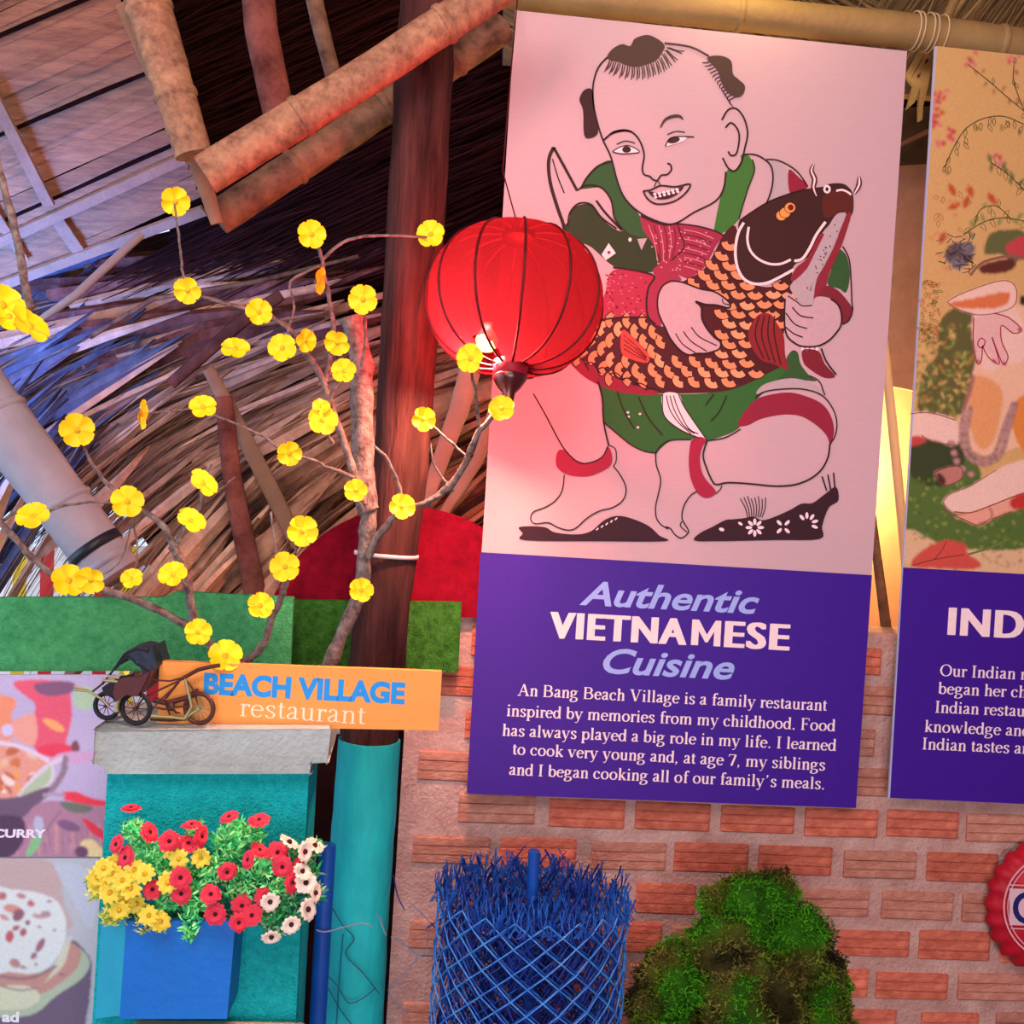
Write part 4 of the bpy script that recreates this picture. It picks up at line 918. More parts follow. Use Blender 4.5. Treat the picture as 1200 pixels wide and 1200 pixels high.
# ------------------------------------------------------------------ blue planter with artificial daisies
M_blue = mat('blue_painted_wood', '#0472d2', .5, .15, 5, .15, 60, spec=.4)
M_teal = mat('teal_painted_wood', '#1aa0b8', .6, .15, 8)
pl = empty('planter_box', P(205, 1196, 1.9), 'blue wooden planter box with a teal left side on the turquoise pillar', 'planter')
f = [P(148, 1079, 1.86), P(276, 1079, 1.86), P(266, 1194, 1.86), P(140, 1194, 1.86)]
tb = [P(120, 1062, 1.955), P(300, 1062, 1.955), P(296, 1194, 1.955), P(111, 1194, 1.955)]
mb = MB(); mb.quadslab(f, Vector((0, .012, 0))); o = mb.build('front_board', M_blue, pl)
mb = MB(); mb.prism([f[0]+Vector((0,.0125,0)), f[3]+Vector((0,.0125,0)), tb[3], tb[0]], Vector((.003, 0, 0))); mb.build('side_board', M_teal, pl, 'teal painted left side board')
mb = MB(); mb.prism([f[1]+Vector((0,.0125,0)), f[2]+Vector((0,.0125,0)), Vector((f[2].x+.002, 1.955, f[2].z)), Vector((f[1].x+.002, 1.955, f[1].z))], Vector((-.012, 0, 0))); mb.build('side_board', M_blue, pl)
mb = MB(); mb.prism([f[3]+Vector((.001, .0125, .01)), f[2]+Vector((-.001, .0125, .01)), Vector((f[2].x, 1.955, f[2].z+.01)), Vector((f[3].x, 1.955, f[3].z+.01))], Vector((0, 0, .01))); mb.build('bottom_board', M_blue, pl)
M_stem = mat('artificial_foliage', '#55b85a', .6, spec=.3, attr='tint')
fl_c = crop(100, 940, 4.138)
def daisy(name, px, py, Y, r, n, mp, mc, parent, tilt, az, double=False):
    c = P(px, py, Y); nrm = (CAM-c).normalized(); up_ = Vector((0, 0, 1)); sx = up_.cross(nrm).normalized(); sy = nrm.cross(sx)
    nrm = (nrm*math.cos(tilt)+(sx*math.cos(az)+sy*math.sin(az))*math.sin(tilt)).normalized(); sx = up_.cross(nrm).normalized(); sy = nrm.cross(sx)
    mb = MB(); 
    for ring in range(2 if double else 1):
        for k in range(n):
            a = 2*PI*(k+ring*.5)/n+random.uniform(-.08, .08); d = sx*math.cos(a)+sy*math.sin(a); s_ = nrm.cross(d); rr = r*random.uniform(.9, 1.08)*(1-.25*ring); wd = r*PI/n*(1.15 if double or n > 10 else .85); z0 = nrm*(.002+.003*ring)
            mb.add([c+z0+d*rr*.22-s_*wd*.35, c+z0+d*rr*.7-s_*wd+nrm*.003, c+z0+d*rr-s_*wd*.35+nrm*.001, c+z0+d*rr+s_*wd*.35+nrm*.001, c+z0+d*rr*.7+s_*wd+nrm*.003, c+z0+d*rr*.22+s_*wd*.35], [(0, 1, 4, 5), (1, 2, 3, 4)], mp)
    o = mb.build(name, mp, parent)
    mb = MB(); mb.lathe(c, [(r*.27, 0), (r*.24, .004), (r*.14, .007), (0, .008)], 10, mc, nrm, sx, sy); m2 = mb
    me_o = wpos(parent)
    h = m2.build('flower_centre', mc, parent); h.parent = o; h.location = Vector((0, 0, 0)); return o
M_fr = mat('crimson_petal', '#e0344e', .6, .15, 60); M_fy = mat('yellow_petal', '#e6d848', .6, .1, 60); M_fw = mat('cream_petal', '#efe2d0', .6); M_fd = mat('dark_flower_centre', '#3a0c18', .8); M_fyc = mat('ochre_flower_centre', '#d0a828', .8); M_fd2 = mat('faded_maroon_petal', '#8a2438', .7)
def bunch(name, label, heads, mp, mc, n, stems, hue, double=False):
    b = empty(name, P(stems[0], stems[1], 1.92), label, 'flowers', 'artificial daisies in the blue planter')
    for i, (x, y, *t) in enumerate(heads):
        X, Yy = fl_c(x, y)[0]; til, az = (t+[.25, random.uniform(0, 6)])[:2] if t else (random.uniform(.05, .5), random.uniform(0, 6))
        daisy('blossom', X, Yy, 1.84-.05*random.random(), random.uniform(11.5, 13.6)*PX(1.82), n, mp, mc, b, til, az, double)
    return b
red = bunch('red_daisies', 'crimson artificial daisies with dark centres filling the blue planter', [(220,40,1.2,1.6),(305,150,.8,.5),(160,205,.9,3),(203,270,.8,3),(405,190),(500,205,.6,1.6),(555,165,.9,0),(515,120,1.1,1.6),(462,365),(468,440),(327,425),(608,450),(632,540),(687,335),(700,80,1,2),(843,95,.9,1.7),(798,280,.9,3),(840,240,.9,1),(933,245),(958,310),(1030,310,.8,0),(995,390,.8,0),(760,500),(745,580),(810,550),(865,460)], M_fr, M_fd, 13, (240, 1085), 0, True)
yel = bunch('yellow_daisies', 'yellow artificial daisies massed at the left of the planter', [(130,345),(90,320),(180,380),(240,330),(455,275),(560,270),(400,390),(430,230),(220,420),(165,520),(310,550),(70,400),(120,440),(360,580),(150,300),(60,360),(250,490),(200,470),(110,390),(290,350)], M_fy, M_fyc, 10, (170, 1085), 1)
whi = bunch('cream_daisies', 'cream artificial daisies drooping over the right of the planter', [(1070,390),(1075,520,.8,0),(998,590,.5,5),(903,648,.9,4.7),(1060,240,.8,0),(1110,215,1,1),(1110,440,1,0),(895,480,.5,5),(1050,340,.8,1),(985,200,1.2,1)], M_fw, M_fd, 11, (320, 1085), 2)
# foliage: feathery sprigs
def sprigs(parent, spots, n, col):
    mb = MB(); cols = []
    base = [P(150+random.random()*120, 1088, 1.93) for _ in range(len(spots))]
    for (x, y, r), b0 in zip(spots, base):
        X, Yy = fl_c(x, y)[0]; Y0 = 1.88
        for k in range(n):
            a = random.uniform(0, 6.28); d = r*math.sqrt(random.random())/4.138; c = P(X+d*math.cos(a), Yy+d*math.sin(a), Y0+random.uniform(-.05, .05))
            dr = Vector((random.uniform(-1, 1), random.uniform(-1, .4), random.uniform(-.3, 1.2))).normalized()*random.uniform(.008, .018); s_ = dr.cross(Vector((random.random(), 1, .2))).normalized()*.0022
            mb.add([c-s_*.5, c+dr*.5-s_, c+dr, c+dr*.5+s_, c+s_*.5], [(0, 1, 2, 3, 4)])
            t = random.uniform(.7, 1.7); cc = lin(random.choice(col)); cols += [(cc[0]*t, cc[1]*t, cc[2]*t, 1)]*5
        # stem
        pts = [b0, (b0+P(X, Yy, Y0))/2+Vector((0, -.02, .02)), P(X, Yy, Y0)]; nb = len(mb.v); mb.tube(pts, .0015, 4, cap=False); cols += [(*lin('#3a7a3c'), 1)]*(len(mb.v)-nb)
    mb.mats = [M_stem]; mb.build('foliage', M_stem, parent, kind='stuff', colors=cols)
GR = ['#60e080', '#80f090', '#3fc070', '#a8f090', '#2f9a5a']
sprigs(red, [(280,220,70),(230,140,45),(690,180,70),(750,140,50),(690,250,80),(820,380,90),(740,420,80),(560,480,60),(510,560,50),(505,640,28),(520,380,70),(860,300,70),(420,300,70),(620,330,70),(820,170,40),(340,300,60),(400,470,70),(530,150,40),(960,420,60)], 230, GR)
sprigs(yel, [(100,380,80),(180,440,90),(150,540,50),(300,580,60),(360,590,50),(60,420,50),(120,560,40)], 150, ['#c8c850', '#a8b848', '#e0d860', '#88a040'])
sprigs(whi, [(950,500,90),(1000,540,70),(900,560,70),(1080,330,60),(1100,230,45),(990,240,40),(1110,440,40),(920,600,60)], 150, ['#2a9a50', '#3fae62', '#9cc49c', '#1f7a40'])

# ------------------------------------------------------------------ BEACH VILLAGE plank
M_or = mat('orange_painted_plank', '#efa04c', .55, .10, 6, .08, 60, (1, 1, 6))
sg = empty('name_plank', P(352, 852, 1.975), 'orange plank lettered BEACH VILLAGE restaurant lying on the pillar cap', 'sign')
mb = MB(); mb.quadslab([P(187, 775, 1.975), P(518, 787, 1.975), P(514, 856, 1.975), P(184, 850, 1.975)], Vector((0, .018, 0))); mb.build('plank', M_or, sg)
T = Art(1.975)
text_px(T, 'BEACH VILLAGE', 238, 812, 474, 824, 24, '#1f96e6', .05, capref=None)
T.build('blue_lettering', sg)
T = Art(1.975); serif_px(T, 'restaurant', 280, 839, 428, 849, 33, '#fbe6cc', thin=2.6, thick=5); T.build('white_lettering', sg)

# ------------------------------------------------------------------ miniature cycle rickshaw
M_iron = mat('bronzed_wire', '#5c3a34', .45, .3, 40, metal=.6); M_tyre = mat('black_tyre', '#15161c', .6); M_hood = mat('dark_blue_hood', '#1e2c40', .5, .3, 40, .3); M_seatm = mat('maroon_metal', '#5a3036', .5, .3, 30, metal=.3); M_brass = mat('greenish_brass', '#9a9a70', .45, metal=.5)
rk = empty('toy_rickshaw', P(175, 852, 1.95), 'small metal model of a cycle rickshaw with dark hood on the concrete cap', 'model rickshaw')
z5 = crop(40, 740, 5)
def R5(u, v, Y):
    Y = 1.935+(Y-1.965)*.33; x, y = z5(u, v)[0]; return P(x, y, Y)
def wheel(u, v, r, Y, name, n=10, m=M_tyre, ms=M_iron, tread=4.6):
    c = R5(u, v, Y); rr = r/5*PX(Y); mb = MB()
    prof = [(rr-.0045+.0046*math.cos(t), .0046*math.sin(t)) for t in [2*PI*i/8 for i in range(9)]]
    ax = Vector((.25, 1, 0)).normalized(); X = Vector((1, -.25, 0)).normalized(); Z = Vector((0, 0, 1))
    mb.lathe(c, prof, 28, m, ax, X, Z)
    o = mb.build(name, m, rk); mb = MB()
    for k in range(n):
        a = 2*PI*k/n; d = X*math.cos(a)+Z*math.sin(a); mb.tube([c+d*.002, c+d*(rr-.007)], .0008, 5, ms, cap=False)
    mb.tube([c-ax*.006, c+ax*.006], .0035, 8, ms)
    s_ = mb.build('spokes', ms, rk); s_.parent = o; s_.location = (0, 0, 0)
wheel(597, 450, 98, 1.965, 'front_wheel'); wheel(425, 435, 80, 2.06, 'front_wheel'); wheel(968, 450, 96, 2.01, 'rear_wheel', 14, M_iron, M_brass)
def rod(name, pts, r, m, Ys=None):
    mb = MB(); mb.tube([R5(*p) for p in pts], r*1.35, 6, m); return mb.build(name, m, rk)
for Y in (1.975, 2.05):
    rod('handle', [(232, 322 if Y > 2 else 340, Y), (320, 350, Y), (395, 395, Y), (440, 440, Y)], .0017, M_brass)
rod('frame_tube', [(597, 450, 1.97), (640, 390, 1.955), (760, 330, 2.0), (890, 270, 2.0)], .0016, M_iron)
rod('frame_tube', [(670, 495, 1.955), (800, 500, 2.0), (880, 512, 2.01), (968, 450, 2.01)], .0024, M_brass)
rod('frame_tube', [(680, 515, 2.03), (800, 522, 2.03), (890, 515, 2.01)], .002, M_iron)
rod('frame_tube', [(885, 275, 2.0), (925, 440, 1.998), (880, 512, 1.998)], .0022, M_brass)
rod('frame_tube', [(885, 275, 2.02), (940, 350, 2.02), (968, 450, 2.02)], .0014, M_iron)
rod('frame_tube', [(700, 285, 2.0), (800, 290, 2.0), (890, 265, 2.0)], .0014, M_iron)
rod('frame_tube', [(770, 395, 2.0), (850, 290, 2.0)], .0018, M_iron); rod('frame_tube', [(800, 500, 2.0), (760, 400, 2.0), (860, 280, 2.0)], .0012, M_iron)
rod('frame_tube', [(680, 470, 1.955), (740, 400, 2.0), (850, 300, 2.0)], .0012, M_iron)
rod('saddle_bar', [(870, 275, 2.0), (960, 225, 2.0), (1040, 205, 2.0), (1090, 198, 2.0)], .003, M_iron)
mb = MB(); c = R5(952, 295, 2.0); mb.lathe(c, [(.0035, 0), (.0045, .0008), (.0035, .0016)], 12, M_brass, Vector((0, 1, 0)), Vector((1, 0, 0)), Vector((0, 0, 1))); mb.build('bell', M_brass, rk)
mb = MB(); c = R5(800, 440, 2.0); mb.lathe(c, [(0, -.002), (.008, -.002), (.0085, 0), (.008, .002), (0, .002)], 14, M_iron, Vector((0, 1, 0)), Vector((1, 0, 0)), Vector((0, 0, 1))); mb.build('chainring', M_iron, rk)
rod('pedal_crank', [(800, 440, 1.995), (835, 478, 1.99), (850, 476, 1.955)], .0014, M_iron)
rod('luggage_rail', [(690, 440, 1.955), (760, 455, 1.99), (860, 440, 2.0), (930, 440, 2.0)], .0014, M_iron)
rod('engine_tube', [(700, 400, 2.03), (780, 420, 2.03), (890, 390, 2.03), (960, 345, 2.03)], .004, M_seatm)
# passenger tub, seat, hood
def side(pts, y0, y1, name, m, parent=rk):
    a = [R5(u, v, y0) for u, v in pts]; mb = MB(); mb.prism(a, Vector((0, y1-y0, 0)), m); return mb.build(name, m, parent)
side([(490, 300), (520, 270), (640, 255), (690, 225), (660, 300), (620, 370), (560, 360), (500, 400), (480, 360)], 1.975, 1.9551, 'tub_side', M_seatm)
side([(470, 300), (520, 270), (640, 255), (690, 225), (660, 300), (620, 370), (560, 360), (500, 400), (480, 360)], 2.055, 2.061, 'tub_side', M_seatm)
side([(640, 250), (700, 220), (660, 330), (620, 375), (600, 370)], 1.955, 2.056, 'tub_back', M_seatm)
side([(395, 330), (420, 312), (500, 300), (505, 320), (480, 375), (410, 372)], 1.9555, 2.05, 'footrest', M_tyre)
side([(470, 360), (590, 345), (592, 365), (480, 385)], 1.955, 2.055, 'seat_cushion', M_hood)
hood = side([(640, 262), (610, 180), (540, 160), (500, 200), (515, 150), (545, 112), (600, 98), (650, 108), (665, 130), (690, 92), (705, 160), (722, 205), (690, 240)], 1.968, 2.066, 'folding_hood', M_hood)
for Y in (1.966, 2.067):
    rod('hood_rib', [(690, 240, Y), (600, 190, Y), (550, 140, Y), (470, 225, Y)], .0016, M_tyre)
    rod('hood_rib', [(400, 310, Y), (465, 225, Y), (530, 130, Y), (600, 100, Y), (655, 112, Y)], .0016, M_tyre)
rod('footrest_rail', [(400, 285, 1.9555), (490, 295, 1.9555)], .0022, M_brass); rod('footrest_rail', [(430, 262, 1.9555), (500, 272, 1.9555)], .0022, M_brass)
rod('footrest_rail', [(345, 350, 1.99), (395, 310, 1.9555), (440, 260, 1.9555)], .0016, M_iron)
mb = MB(); pts = [R5(597+112*math.cos(t), 450-112*math.sin(t), 1.965) for t in [math.radians(95+95*i/10) for i in range(11)]]
mb.tube(pts, .0045, 6, M_brass, flatten=1.6); mb.build('mudguard', M_brass, rk, 'greenish mudguard')
side([(520, 235), (560, 230), (555, 250), (535, 258)], 1.962, 1.964, 'yellow_tag', M_fy)

# ------------------------------------------------------------------ food posters
Yq = 2.28
po1 = empty('curry_poster', P(60, 1005, Yq), 'poster photograph of a curry bowl with red chillies lettered CURRY', 'poster', 'food posters left of the pillar')
mb = MB(); mb.quadslab([P(-80, 791, Yq), P(150, 791, Yq), P(140, 1004, Yq), P(-80, 1004, Yq)], Vector((0, .008, 0))); mb.build('poster_sheet', flat('#b4aed0'), po1)
A = Raster(-85, 785, 155, 1010, '#b4aed0'); h = crop(0, 780, 5.217)
A.fill(h(90,95, 440,100, 430,170, 440,300, 400,480, 340,560, 200,490, 215,250, 160,190), '#d85a72'); A.n += .3
A.fill(h(220,110, 440,100, 440,160, 330,185, 240,170), '#7a5878'); A.fill(h(-60,200, 60,190, 100,230, 70,310, 90,430, -60,450), '#e09070'); A.fill(h(100,330, 215,300, 215,480, 120,460, 60,380), '#e0a090'); A.n += .3
A.blob(*h(330,365)[0], 14, 5, '#e8a868', .5); A.blob(*h(45,395)[0], 7, 7, '#c8c4e8'); A.blob(*h(350,520)[0], 24, 8, '#d8405c'); A.blob(*h(460,505)[0], 5, 9, '#7a4858'); A.blob(*h(520,200)[0], 14, 14, '#a8c8a8'); A.blob(*h(490,560)[0], 30, 7, '#c4a0c8')
A.n += .3
A.fill(h(-60,430, 100,470, 230,540, 300,570, 330,560, 200,680, 120,800, 0,830, -60,830), '#d89a8a'); A.n += .3
for i in range(22): A.blob(*h(random.uniform(-20, 200), random.uniform(520, 790))[0], random.uniform(3, 9), random.uniform(2, 5), random.choice(['#e0a060', '#c87848', '#e8d8d0', '#b86848', '#d8b8a0']), random.uniform(0, 3)); A.n += .03
A.line(h(-40,465, 100,490, 200,530, 290,580), 5, '#d8cce0'); A.line(h(120,800, 180,720, 260,640, 340,585, 400,560), 6, '#d0c8d8'); A.line(h(400,565, 390,640, 330,740, 240,820), 7, '#8a7888')
A.fill(h(130,790, 190,720, 270,650, 320,610, 320,680, 280,740), '#a8c0a0'); A.n += .3; A.line(h(320,615, 325,670, 290,730, 200,780), 2, '#e0d8e0')
A.fill(h(-60,830, 120,800, 300,740, 240,840, 120,940, -60,960), '#6a5870'); A.n += .3
A.fill(h(-60,950, 120,940, 240,840, 420,830, 650,860, 650,1180, -60,1180), '#a88098'); A.n += .3
for i in range(40):
    x = random.uniform(-20, 630); A.line(h(x, random.uniform(960, 1000), x+8, random.uniform(1080, 1170)), 1.2, random.choice(['#c89a98', '#8a6880', '#b88a90']), False)
A.fill(h(-60,940, 130,930, 150,1060, 60,1170, -60,1170), '#503c58'); A.n += .3
A.fill(h(370,830, 560,860, 530,900, 420,890), '#6a7468'); A.n += .2; A.fill(h(385,790, 400,768, 480,775, 560,810, 660,830, 655,858, 560,855, 440,830, 395,820), '#e03c50'); A.line(h(270,790, 330,785, 390,795), 4, '#a898b0')
A.fill(h(505,945, 530,940, 600,985, 650,1030, 650,1070, 570,1030), '#d83850'); A.blob(*h(420,980)[0], 14, 6, '#7c5c80', .3); A.fill(h(490,1100, 530,1060, 590,1080, 650,1170, 560,1175), '#e0d098'); A.fill(h(160,1150, 200,1060, 260,1030, 240,1100, 180,1175), '#7ac088'); A.blob(*h(235,980)[0], 6, 12, '#b0b8d0'); A.blob(*h(500,1140)[0], 8, 7, '#6a4868'); A.line(h(270,1020, 370,890), 1.5, '#7a6078', False)
A.blur(1); A.build('poster_picture', po1, Yq-.0008, [(-80, 791), (150, 791), (140, 1004), (-80, 1004)], .05)
A = Art(Yq-.001); text_px(A, 'CURRY', -8, 981, 54, 981.5, 9.5, '#e8e4f4', .04)
A.build('poster_lettering', po1)
po2 = empty('flatbread_poster', P(50, 1240, Yq), 'poster photograph of a white topped flatbread above letters ad', 'poster', 'food posters left of the pillar')
mb = MB(); mb.quadslab([P(-80, 1006, Yq-.002), P(128, 1006, Yq-.002), P(115, 1300, Yq-.002), P(-80, 1300, Yq-.002)], Vector((0, .008, 0))); mb.build('poster_sheet', flat('#b0bcc4'), po2)
A = Raster(-85, 1000, 135, 1210, '#b0bcc4'); h = crop(0, 900, 4)
A.fill(h(-60,450, 240,440, 300,640, 320,760, -60,760), '#b8a8a8'); A.fill(h(320,820, 400,860, 430,940, 400,1200, 340,1300, -80,1300, -80,1120, 200,1080), '#6a6078'); A.fill(h(260,450, 330,600, 430,760, 440,500), '#b4c4d4'); A.n += .4
A.fill(h(-80,980, 240,940, 330,830, 400,870, 420,920, 380,990, 260,1070, 180,1140, 100,1165, -80,1150), '#a8c0a8'); A.n += .3
A.fill(h(-80,950, 200,960, 290,880, 330,820, 380,860, 360,940, 280,1010, 180,1060, -80,1060), '#b89088'); A.n += .3
A.fill(h(-80,1040, 120,1020, 190,1080, 100,1130, -80,1120), '#c8d4b8'); A.fill(h(240,960, 330,780, 300,920, 200,1010), '#c8d0b8'); A.n += .3
A.fill(h(-80,575, 60,570, 180,585, 260,620, 300,680, 310,780, 280,870, 220,940, 140,965, 40,955, -80,950), '#d0e0e0'); A.n += .4
for x, y, rx, ry, a, cc in ((60,660,11,5,.2,'#c89088'),(85,690,6,8,.8,'#8a6070'),(145,635,4,4,0,'#b87078'),(100,600,6,3,.2,'#b88888'),(215,685,6,4,0,'#a89098'),(180,695,8,2.5,.2,'#b8989a'),(45,790,5,7,.1,'#b86068'),(110,770,4,5,.4,'#a86070'),(190,830,4,9,.5,'#9a6a78'),(160,880,5,3,-.8,'#9a7080'),(70,915,7,5,.5,'#b08888'),(110,935,4,2,.2,'#a88088'),(10,600,5,5,0,'#b07078'),(130,725,3,3,0,'#8a5a68'),(185,745,2,1.5,0,'#886070'),(230,625,3,1.5,0,'#988088'),(75,750,5,3,-.4,'#a86068'),(20,700,6,3,.5,'#c09090'),(168,920,1.5,2,0,'#805060'),(255,760,2,2,0,'#988088')): A.blob(*h(x, y)[0], rx, ry, cc, a)
A.blob(*h(290,968)[0], 4, 2, '#907080'); A.line(h(-60,960, 60,985, 160,980, 260,930), 3, '#8a7078'); A.line(h(-60,1000, 80,1040, 180,1030), 2, '#98808a')
A.blur(1); A.build('poster_picture', po2, Yq-.0028, [(-80, 1006), (128, 1006), (118, 1208), (-80, 1208)], .05)
A = Art(Yq-.003); text_px(A, 'ad', 2, 1197, 22, 1197.5, 12, '#e8f0f4', .04, capref=.73)
A.build('poster_lettering', po2)
# ------------------------------------------------------------------ lantern
M_shade = bpy.data.materials.new('red_silk_shade'); M_shade.use_nodes = True; nt = M_shade.node_tree; nt.nodes.clear()
out = nt.nodes.new('ShaderNodeOutputMaterial'); tr = nt.nodes.new('ShaderNodeBsdfTransparent'); tl = nt.nodes.new('ShaderNodeBsdfTranslucent'); df = nt.nodes.new('ShaderNodeBsdfDiffuse'); m1 = nt.nodes.new('ShaderNodeMixShader'); m2 = nt.nodes.new('ShaderNodeMixShader')
tr.inputs[0].default_value = (1, .10, .13, 1); tl.inputs[0].default_value = (.034, .0022, .0045, 1); df.inputs[0].default_value = (.05, .0006, .003, 1)
m1.inputs[0].default_value = .35; m2.inputs[0].default_value = .75
nt.links.new(tl.outputs[0], m1.inputs[1]); nt.links.new(df.outputs[0], m1.inputs[2]); nt.links.new(tr.outputs[0], m2.inputs[1]); nt.links.new(m1.outputs[0], m2.inputs[2]); nt.links.new(m2.outputs[0], out.inputs[0])
M_rib = mat('dark_red_rib', '#480008', .5); M_lac = mat('dark_lacquer_wood', '#3a0a12', .25, spec=.6)
M_bulb = bpy.data.materials.new('glowing_bulb'); M_bulb.use_nodes = True; bb_ = M_bulb.node_tree.nodes['Principled BSDF']; bb_.inputs['Emission Color'].default_value = (1, .62, .16, 1); bb_.inputs['Emission Strength'].default_value = 4
ln = empty('silk_lantern', LANT-Vector((0, 0, .2)), 'glowing round red silk lantern hanging in front of the carp banner', 'lantern')
axl = (UP*.97 + RIGHT*.06+FWD*.22).normalized(); Xl = axl.cross(Vector((0, 1, 0))).normalized()*-1; Yl = axl.cross(Xl)
Rl, Hl = 104*PX(2.05), 84*PX(2.05)
def prof(t):   # t from -1 (bottom) to 1 (top)
    a = t*PI/2; r = Rl*(abs(math.cos(a))**.72); return max(r, .032), Hl*math.sin(a) if True else 0
K = 12; mb = MB(); n = K*8; rows = 25; vs = []
for i in range(rows):
    t = -.93+1.86*i/(rows-1); r, z = prof(t)
    for j in range(n):
        ph = 2*PI*j/n; s = (j % 8)/8; pinch = 1-.045*(1-abs(math.sin(PI*s)))*math.cos(t*PI/2)
        vs.append(LANT+axl*z+(Xl*math.cos(ph)+Yl*math.sin(ph))*r*pinch)
fs = []; gap = set()
for i in range(rows-1):
    for j in range(n):
        q = (i*n+j, i*n+(j+1) % n, (i+1)*n+(j+1) % n, (i+1)*n+j)
        c = sum((Vector(vs[k]) for k in q), Vector())/4
        d = c-CAM; px = 600+FPX*d.dot(RIGHT)/d.dot(FWD); py = 600-FPX*d.dot(UP)/d.dot(FWD)
        if i < 6 and c.y < LANT.y+.02 and inside((px, py), [(552, 402), (564, 386), (574, 398), (602, 432), (590, 440), (560, 438), (535, 420)]): continue   # torn panel near the bottom
        fs.append(q)
mb.add(vs, fs, M_shade, True); mb.build('silk_shade', M_shade, ln)
for k in range(K):
    ph = 2*PI*k/K; mb = MB(); mb.tube([LANT+axl*prof(t)[1]+(Xl*math.cos(ph)+Yl*math.sin(ph))*prof(t)[0]*1.004 for t in [-.93+1.86*i/22 for i in range(23)]], .0026, 6, M_rib); mb.build('rib', M_rib, ln)
zb = -Hl
mb = MB(); mb.lathe(LANT+axl*zb, [(.034, .012), (.034, -.018), (.031, -.019)], 24, None, axl, Xl, Yl); mb.build('bottom_collar', mat('red_collar', '#8a1028', .5), ln)
mb = MB(); mb.lathe(LANT+axl*(zb-.018), [(0, .002), (.033, .002), (.034, -.004), (.030, -.012), (.022, -.024), (.013, -.034), (.011, -.05), (.006, -.056), (.004, -.066), (0, -.068)], 24, None, axl, Xl, Yl); mb.build('turned_finial', M_lac, ln)
mb = MB(); mb.lathe(LANT+axl*Hl, [(.034, -.012), (.036, .006), (.02, .012), (.006, .016), (.0, .016)], 24, None, axl, Xl, Yl); mb.build('top_cap', M_rib, ln)
mb = MB(); mb.tube([LANT+axl*(Hl+.01), P(589, 200, 2.14), P(600, 70, 2.25), P(608, -20, 2.42)], .0016, 5, M_rib); mb.build('hanging_cord', M_rib, ln)
cb = LANT+Vector((-.052, -.02, -.085))
mb = MB(); mb.lathe(cb, [(0, -.026), (.012, -.024), (.02, -.014), (.022, 0), (.016, .014), (.009, .024), (.009, .034), (0, .035)], 14, None); mb.build('bulb', M_bulb, ln)

# ------------------------------------------------------------------ yellow blossom branches
M_br = mat('mottled_branch', '#8c8078', .85, .5, 60, .5, 120, color2='#4a3434'); M_yb = mat('yellow_silk_petal', '#ffe010', .55, .12, 60, color2='#fcd010'); M_yc = mat('ochre_stamen', '#e0b820', .8)
def blossom(parent, px, py, Y, r_px, til=.25, az=None):
    az = random.uniform(0, 6.28) if az is None else az
    c = P(px, py, Y); nrm = (CAM-c).normalized(); up_ = Vector((0, 0, 1)); sx = up_.cross(nrm).normalized(); sy = nrm.cross(sx)
    nrm = (nrm*math.cos(til)+(sx*math.cos(az)+sy*math.sin(az))*math.sin(til)).normalized(); sx = up_.cross(nrm).normalized(); sy = nrm.cross(sx); R_ = r_px*PX(Y); ph = random.uniform(0, 6)
    mb = MB()
    for k in range(5):
        a0 = ph+2*PI*k/5; vs = [c+nrm*(.001+.0006*(k % 2))]
        for i in range(9):
            s = -1+2*i/8; a = a0+s*.68; rr = R_*(1-.22*abs(s)**3+.03*math.cos(8*s)); 
            if i == 4: rr *= .93
            vs.append(c+(sx*math.cos(a)+sy*math.sin(a))*rr+nrm*(.004+.005*abs(s)+.0008*(k % 2)))
        mid = [c+(sx*math.cos(a0+s*.62)+sy*math.sin(a0+s*.62))*R_*.5+nrm*(.0+.004*abs(s)+.0007*(k % 2)) for s in (-1, -.5, 0, .5, 1)]
        b = len(vs); vs += mid
        fs = [(0, b+i, b+i+1) for i in range(4)] + [(b+i, 1+2*i, 2+2*i, 3+2*i, b+i+1) for i in range(4)]
        mb.add(vs, fs, M_yb, True)
    o = mb.build('blossom', M_yb, parent)
    mb = MB(); mb.lathe(c+nrm*.002, [(R_*.2, 0), (R_*.16, .003), (0, .004)], 8, M_yc, nrm, sx, sy)
    h = mb.build('stamens', M_yc, parent); h.parent = o; h.location = (0, 0, 0)
def branch(parent, pts, r0, r1, Y0, Y1, name='twig'):
    s = smooth(pts, False, 4); n = len(s); mb = MB()
    q = [P(x+random.uniform(-1, 1), y+random.uniform(-1, 1), Y0+(Y1-Y0)*i/(n-1)) for i, (x, y) in enumerate(s)]
    mb.tube(q, [(r0+(r1-r0)*i/(n-1))*PX(Y0)*random.uniform(.74, .96) for i in range(n)], 7, M_br); return mb.build(name, M_br, parent)
t1 = empty('blossom_tree', P(385, 790, 2.15), 'tall branching twig with yellow silk blossoms strapped to the front of the post', 'blossom branch', 'yellow silk blossom branches')
branch(t1, [(380,800),(388,775),(400,745),(418,705),(425,680)], 11, 9, 2.15, 2.15, 'main_branch')
branch(t1, [(425,680),(427,650),(431,615),(434,590)], 10, 12, 2.15, 2.15, 'main_branch')
branch(t1, [(432,600),(426,560),(424,480),(424,430),(412,372)], 17, 16, 2.145, 2.15, 'main_branch')
